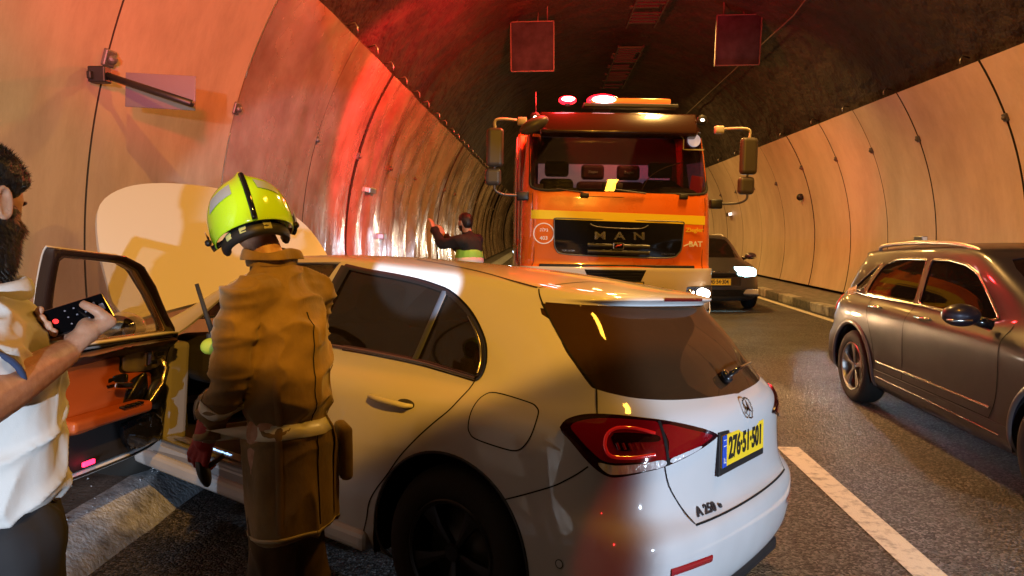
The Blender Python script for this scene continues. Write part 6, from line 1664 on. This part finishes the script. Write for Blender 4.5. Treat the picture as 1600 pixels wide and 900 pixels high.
strip('disc_frame', [(V((a, .21, b)), V((0, -1, 0))) for a, b in ((.86, 2.88), (.86, 2.66), (1.13, 2.66))], .018, cupm, cabn)
box('red_cloth', (1.08, .35, 2.22), (.16, .04, .22), mat('red_cloth', (.5, .02, .02), .7, emit=(1, .03, .02), estr=.3), cabn, (0, radians(8), 0), .01)  # brightness of the cloth painted in as a faint red glow
tube('gooseneck', spline([(.35, .35, 2.12), (.45, .35, 2.3), (.62, .35, 2.42), (.85, .35, 2.5)], 5), .008, mat('pale_wire', (.5, .4, .3), .4), cabn, 6)
# body behind the cab, chassis, wheels
bodyw = mat('body_lilac_white', (.55, .52, .60), .35, coat=.4)
bev(box('equipment_body', (0, 4.6, 1.85), (2.5, 4.7, 2.5), orange, truck), .04, 3)
lft = box('side_panel', (-1.262, 3.0, 2.2), (.02, 1.4, 1.7), bodyw, truck, None, .005); box('side_panel', (-1.262, 2.95, 1.0), (.02, 1.3, .55), mat('shutter_blue', (.35, .5, .55), .3, metal=.4), truck, None, .005)
box('crew_cab_panel', (-1.236, 1.5, 2.1), (.02, .9, 1.3), bodyw, truck, None, .005)
box('chassis', (0, 4.2, .62), (1.0, 6.5, .3), black, truck)
for (x, y) in ((1.02, 1.35), (-1.02, 1.35), (1.0, 5.4), (-1.0, 5.4)): wheel(truck, (x, y, .48), 1 if x > 0 else -1, .48, .28, .29, 8, steel)
for o_ in list(truck.children):
    if o_.name.startswith('wheel'): 
        s = 1 if o_.location.x > 0 else -1; o_.rotation_euler = (0, 0, -pi/2*1)
        for c_ in o_.children: pass
for sx_ in (-1, 1): box('step', (sx_*1.12, 1.2, .62), (.22, 1.2, .10), black, truck, None, .02)

# ================================================================== OTHER CARS
def scale_rows(rows, fn): 
    out = []
    for (xs, ys, zs) in rows:
        P_ = [fn(x, y, z) for x, y, z in zip(xs, ys, zs)]; out.append(([p[0] for p in P_], [p[1] for p in P_], [p[2] for p in P_]))
    return out
def crossover(x, y, z):
    z2 = z*1.015+.01+.025*sst(.95, 1.1, z)
    x2 = x
    if x < 0 and z > .95: x2 = x*1.0-.14*sst(.95, 1.35, z)          # longer roof, more upright tail
    if x < -.3 and z < .95: x2 = x*.98
    return (x2*1.0, y*1.005, z2)
ROWS2 = scale_rows(HATCH, crossover)
ROOF2 = {k: (x-(.12 if k == 4 else .05 if k == 5 else 0), [(y*1.0, z*1.015+.04) for y, z in yz_]) for k, (x, yz_) in HATCH_ROOF.items()}
def make_suv(label, Mx, paint, tracer=None, lights_on=False, detail=True, plate_s=None):
    car_ = thing('parked_car', label, 'car'); car_.matrix_world = Mx
    bm, lay, nl = make_surface(ROWS2, ROOF2, 3); bv = BVHTree.FromBMesh(bm)
    sL = lambda f: f.normal.y > .12; sR = lambda f: f.normal.y < -.12
    w1 = [(.02, 1.022), (-.05, 1.070), (.02, 1.165), (.18, 1.299), (.36, 1.351), (.86, 1.370), (.90, 1.012)]
    w2 = [(.96, 1.012), (.93, 1.370), (1.2, 1.375), (1.42, 1.351), (1.58, 1.299), (1.78, 1.165), (1.97, 1.022), (1.90, 1.008)]
    wq = [(-.12, 1.036), (-.30, 1.041), (-.24, 1.089), (-.02, 1.242), (.08, 1.299), (.06, 1.213), (-.04, 1.089)]
    R_ = lambda L: [(p.x, p.y) for p in roundpoly([V((a, b, 0)) for a, b in L], .12, 3)]
    for flt in (sL, sR):
        for L in (w1, w2, wq): cut_region(bm, lay, 1, R_(L), UX, UZ, flt)
    for cx in (0, 2.70):
        for sg in (1, -1): cut_region(bm, lay, 2, WELL(cx, .345, .39), UX, UZ, lambda f, s=sg: f.calc_center_median().y*s > .45)
    cut_region(bm, lay, 1, [(a, b) for a, b in ws], UX, UY, lambda f: f.normal.z > .1 and f.calc_center_median().x > 1.45)
    rg = [(-.66, 1.05), (-.64, 1.24), (-.60, 1.32), (.60, 1.32), (.64, 1.24), (.66, 1.05), (.5, 1.01), (-.5, 1.01)]
    cut_region(bm, lay, 1, rg, UY, UZ, lambda f: f.normal.x < -.1 and f.calc_center_median().x < -.2)
    # lower cladding
    for f_ in bm.faces:
        c = f_.calc_center_median()
        if f_[lay] == 0 and c.z < .40: f_[lay] = 3
    # lamps
    cut_region(bm, lay, 4, [(-.86, .98), (-.72, .995), (-.47, .93), (-.50, .82), (-.60, .80), (-.86, .84)], UX, UZ, lambda f: abs(f.normal.y) > .05 and f[lay] == 0)
    hlp = [(3.05, .92), (3.25, .90), (3.52, .76), (3.50, .69), (3.3, .70), (3.1, .80)]
    cut_region(bm, lay, 5, hlp, UX, UZ, lambda f: f[lay] == 0 and abs(f.calc_center_median().y) > .38)
    grl = [(-.42, .74), (-.40, .52), (.40, .52), (.42, .74), (.3, .76), (-.3, .76)]
    cut_region(bm, lay, 6, grl, UY, UZ, lambda f: f.normal.x > .2 and f.calc_center_median().x > 3.0 and f[lay] == 0)
    gr2 = [(-.62, .44), (-.55, .30), (.55, .30), (.62, .44)]
    cut_region(bm, lay, 6, gr2, UY, UZ, lambda f: f.normal.x > .2 and f.calc_center_median().x > 3.0)
    bod = sheet('body', bm, lay, {0}, nl, paint, car_, 0, .012)
    sheet('window', bm, lay, {1}, nl, dark_glass, car_, -.006, .004)
    clad = mat('cladding', (.03, .03, .032), .55); sheet('cladding', bm, lay, {3}, nl, clad if not detail else paint, car_, .006, .012)
    for f_ in bm.faces:
        if f_[lay] in (4, 5) and f_.calc_center_median().y < 0: f_[lay] += 10
    sheet('tail_lamp', bm, lay, {14}, nl, mat('tail_lamp_red', (.45, .01, .01), .1, coat=1, emit=(1, .02, .02), estr=.9), car_, .006, .012)
    hm_ = mat('headlight_lit', (1, 1, 1), .1, emit=(.45, .95, 1.0), estr=14) if lights_on else MATS['headlight_glass']
    sheet('headlight', bm, lay, {15}, nl, hm_, car_, .006, .012)
    sheet('tail_lamp', bm, lay, {4}, nl, mat('tail_lamp_red', (.45, .01, .01), .1, coat=1, emit=(1, .02, .02), estr=.9), car_, .006, .012)
    sheet('headlight', bm, lay, {5}, nl, mat('headlight_lit', (1, 1, 1), .1, emit=(.45, .95, 1.0), estr=14) if lights_on else MATS['headlight_glass'], car_, .006, .012)
    sheet('grille', bm, lay, {6}, nl, gloss_black, car_, -.01, .01)
    def sm(pts, nm, m, wd, D, closed=False, eps=.002, h=.001):
        out = []
        for p in pts:
            P3 = UX*p[0]+UZ*p[1]; hh = bv.ray_cast(P3-D*3, D)
            if hh[0] is not None: n2 = hh[1] if hh[1].dot(D) < 0 else -hh[1]; out.append((hh[0]+n2*eps, n2))
        if len(out) > 2: strip(nm, out, wd, m, car_, closed, h)
    for D in (-UY, UY):
        sm([(a, b) for a, b in R_(w1)], 'window_trim', trim, .018, D, True, .004, .004); sm(R_(w2), 'window_trim', trim, .018, D, True, .004, .004); sm(R_(wq), 'window_trim', trim, .016, D, True, .004, .004)
        sm([(-.36+.12*i, 1.008-.012*max(0, i-12)*.3) for i in range(20)], 'belt_trim', chrome, .016, D, False, .006, .004)
        for L in ([(.92, 1.05), (.94, .8), (.94, .5), (.92, .40)], [(.12, 1.05), (.22, .95), (.34, .78), (.42, .62), (.46, .42)], [(2.12, 1.0), (2.17, .8), (2.16, .55), (2.08, .40)], [(.46, .40), (.92, .40), (1.5, .40), (2.08, .40)]): sm([(p.x, p.y) for p in spline([V((a, b, 0)) for a, b in L], 6)], 'panel_gap', seam_m, .007, D)
        for L in ([(.935, 1.018), (.925, 1.19), (.90, 1.355)], [(-.01, 1.035), (.02, 1.145), (.12, 1.295)]): sm([(p.x, p.y) for p in spline([V((a, b, 0)) for a, b in L], 8)], 'pillar_trim', mat('pillar_reflection', (.16, .14, .12), .25, coat=.5), .075, D, False, .003, .003)  # grey strips paint the reflections on the window pillars
        if detail: sm([(.50+.1*i, .47) for i in range(17)], 'door_moulding', trim, .022, D, False, .006, .008); sm([(.48+.1*i, .335-.001*i) for i in range(18)], 'sill_trim', trim, .010, D, False, .006, .006)
        for cx in (0, 2.70): sm([(cx+.405*cos(a), .345+.405*sin(a)) for a in [radians(-14+208*i/40) for i in range(41)]], 'arch_moulding', mat('arch_grey', (.10, .10, .11), .4, coat=.2), .045, D, False, .004, .012)
        sg = -D.y
        for (xa, xb) in ((.30, .50), (1.08, 1.28)):
            hh = bv.ray_cast(V(((xa+xb)/2, 3*sg, .93)), D); y_ = hh[0].y
            tube('door_handle', [(xa, y_, .93), (xa+.03, y_+.03*sg, .932), (xb-.03, y_+.03*sg, .935), (xb, y_, .935)], [.008, .013, .013, .008], chrome, car_, 10)
        for k in range(1): tube('roof_rail', spline([(-.20, .575*sg, 1.415), (-.10, .585*sg, 1.455), (.5, .605*sg, 1.495), (1.05, .60*sg, 1.50), (1.32, .58*sg, 1.47), (1.42, .575*sg, 1.435)], 6), .018, mat('rail_silver', (.6, .58, .55), .3, metal=.7), car_, 8)
        b_2 = bmesh.new(); bmesh.ops.create_uvsphere(b_2, u_segments=24, v_segments=14, radius=1, matrix=Matrix.Translation((1.98, 1.02*sg, 1.05)) @ Matrix.Diagonal((.085, .12, .075, 1))); m1 = from_bm('side_mirror', b_2, paint, car_, smooth=True)
        tube('mirror_foot', [(2.0, .84*sg, .99), (1.99, .95*sg, 1.02)], [.04, .03], gloss_black, m1, 8); box('mirror_lamp', (2.02, 1.06*sg, 1.025), (.11, .13, .02), chrome, m1, None, .006)
        b_2 = bmesh.new(); bmesh.ops.create_uvsphere(b_2, u_segments=16, v_segments=8, radius=1, matrix=Matrix.Translation((1.925, 1.02*sg, 1.05)) @ Matrix.Diagonal((.04, .10, .06, 1))); from_bm('mirror_glass', b_2, MATS['mirror_glass'], m1, smooth=True)
        for cx in (0, 2.70): wheel(car_, (cx, .79*sg, .335), sg, .335, .21, .225, 5, alloy, 0, .3); wheel_well(car_, (cx, .87*sg, .345), sg, .394, .34)
    box('underbody', (1.35, 0, .27), (3.9, 1.36, .06), black, car_)
    box('cabin_floor', (1.1, 0, .36), (2.6, 1.5, .04), cab, car_)
    for (x, y) in ((1.25, .38), (1.25, -.38)):
        rt_ = bpy.data.objects.new('seat', None); C.objects.link(rt_); rt_.parent = car_; rt_.location = (x, y, .42)
        bev(box('seat_back', (-.26, 0, .42), (.14, .5, .62), cab, rt_, (0, -.28, 0)), .06, 3); bev(box('head_rest', (-.40, 0, .86), (.10, .26, .18), cab, rt_), .04, 3)
    bev(box('rear_seat', (.15, 0, .80), (.2, 1.2, .6), cab, car_), .05); bev(box('dashboard', (2.1, 0, .88), (.4, 1.36, .24), cab, car_), .06)
    return car_, bv
grey = mat('grey_metallic', (0.028, 0.023, 0.038), 0.36, metal=0.35, coat=0.45); add_rough_noise(grey, .34, .5, 2)
def heading(x, y, deg, z=0, rol=0, pit=0): return car_basis(x, y, radians(deg), pit, rol, z)
NIRO = heading(3.74, 6.98, 179.2) @ Matrix.Diagonal((1.05, 1, 1, 1))
niro, nbv = make_suv('dark grey crossover passing on the right with silver roof rails', NIRO, grey)
# yellow-white sticker near its tail and small red light on the mirror post
hh = nbv.ray_cast(V((-.27, -3, 1.00)), UY); ps = hh[0]
st2 = box('sticker', ps-UY*.006, (.16, .004, .11), mat('sticker_cream', (.75, .60, .35), .5), niro, (radians(-12), radians(-14), radians(6)))
box('sticker_print', ps-UY*.0095+UZ*.01, (.11, .003, .03), mat('sticker_ink', (.45, .32, .15), .5), niro, (radians(-12), radians(-14), radians(6)))
dark_p = mat('dark_suv_paint', (0.055, 0.05, 0.055), 0.35, metal=.3, coat=.6)
far, fbv = make_suv('dark crossover with one glaring white headlight behind the fire truck', heading(3.36, 18.2, 180.5), dark_p, None, True, False)
fr2 = plate(far, Matrix.Translation((3.66, -.08, .60)) @ rot_from((0, 1, 0), (0, 0, 1)), .52, .125, '345\u00b754\u00b7304', .115, .75)
w_l = tube('wing_emblem', [(3.63, -.16, .80), (3.635, -.10, .775), (3.64, -.04, .80), (3.64, 0, .775), (3.64, .04, .80), (3.635, .10, .775), (3.63, .16, .80)], .008, chrome, far, 6)
for sg in (1, -1): bev(box('skid_plate', (3.50, .60*sg, .38), (.12, .36, .12), mat('skid_silver', (.4, .36, .3), .4, metal=.4), far, (0, radians(-25), radians(-30*sg))), .02)
# driver of the far car
dr = thing('person', 'driver in a pale shirt behind the windscreen of the dark crossover', 'person'); dr.matrix_world = heading(3.36, 18.2, 180.5) @ Matrix.Translation((1.15, .38, .55)) @ Matrix.Rotation(-pi/2, 4, 'Z')
bm = bmesh.new(); chain(bm, [(0, 0, .05), (0, 0, .45)], [.14, .15]); chain(bm, [(0, .02, .5), (0, .04, .62), (0, .06, .72)], [.07, .058, .06])
for s in (-1, 1): chain(bm, [(s*.1, 0, .48), (s*.18, .02, .47), (s*.22, .2, .28), (s*.14, .42, .38)], [.06, .055, .042, .03])
for s in (-1, 1): chain(bm, [(s*.1, 0, .0), (s*.12, .42, .05), (s*.12, .62, -.22)], [.08, .06, .045])
D, F = unit_dirs(32, 24); HMd = Matrix.Translation((0, .07, .75)); idx = [bm.verts.new(HMd @ head_co(u)) for u in D]
for f_ in F:
    try: bm.faces.new([idx[i] for i in f_])
    except ValueError: pass
organic('body', bm, .012, skin, dr, 2, factor=.35)
bm = bmesh.new(); chain(bm, [(0, 0, .06), (0, 0, .42)], [.165, .17]); chain(bm, [(-.14, 0, .46), (.14, 0, .46)], [.075, .075]); organic('shirt', bm, .015, mat('pink_shirt', (.6, .45, .5), .7), dr, 3)
shell_on_head('hair', hairfn, hair_m, dr, HMd, 32, 24)
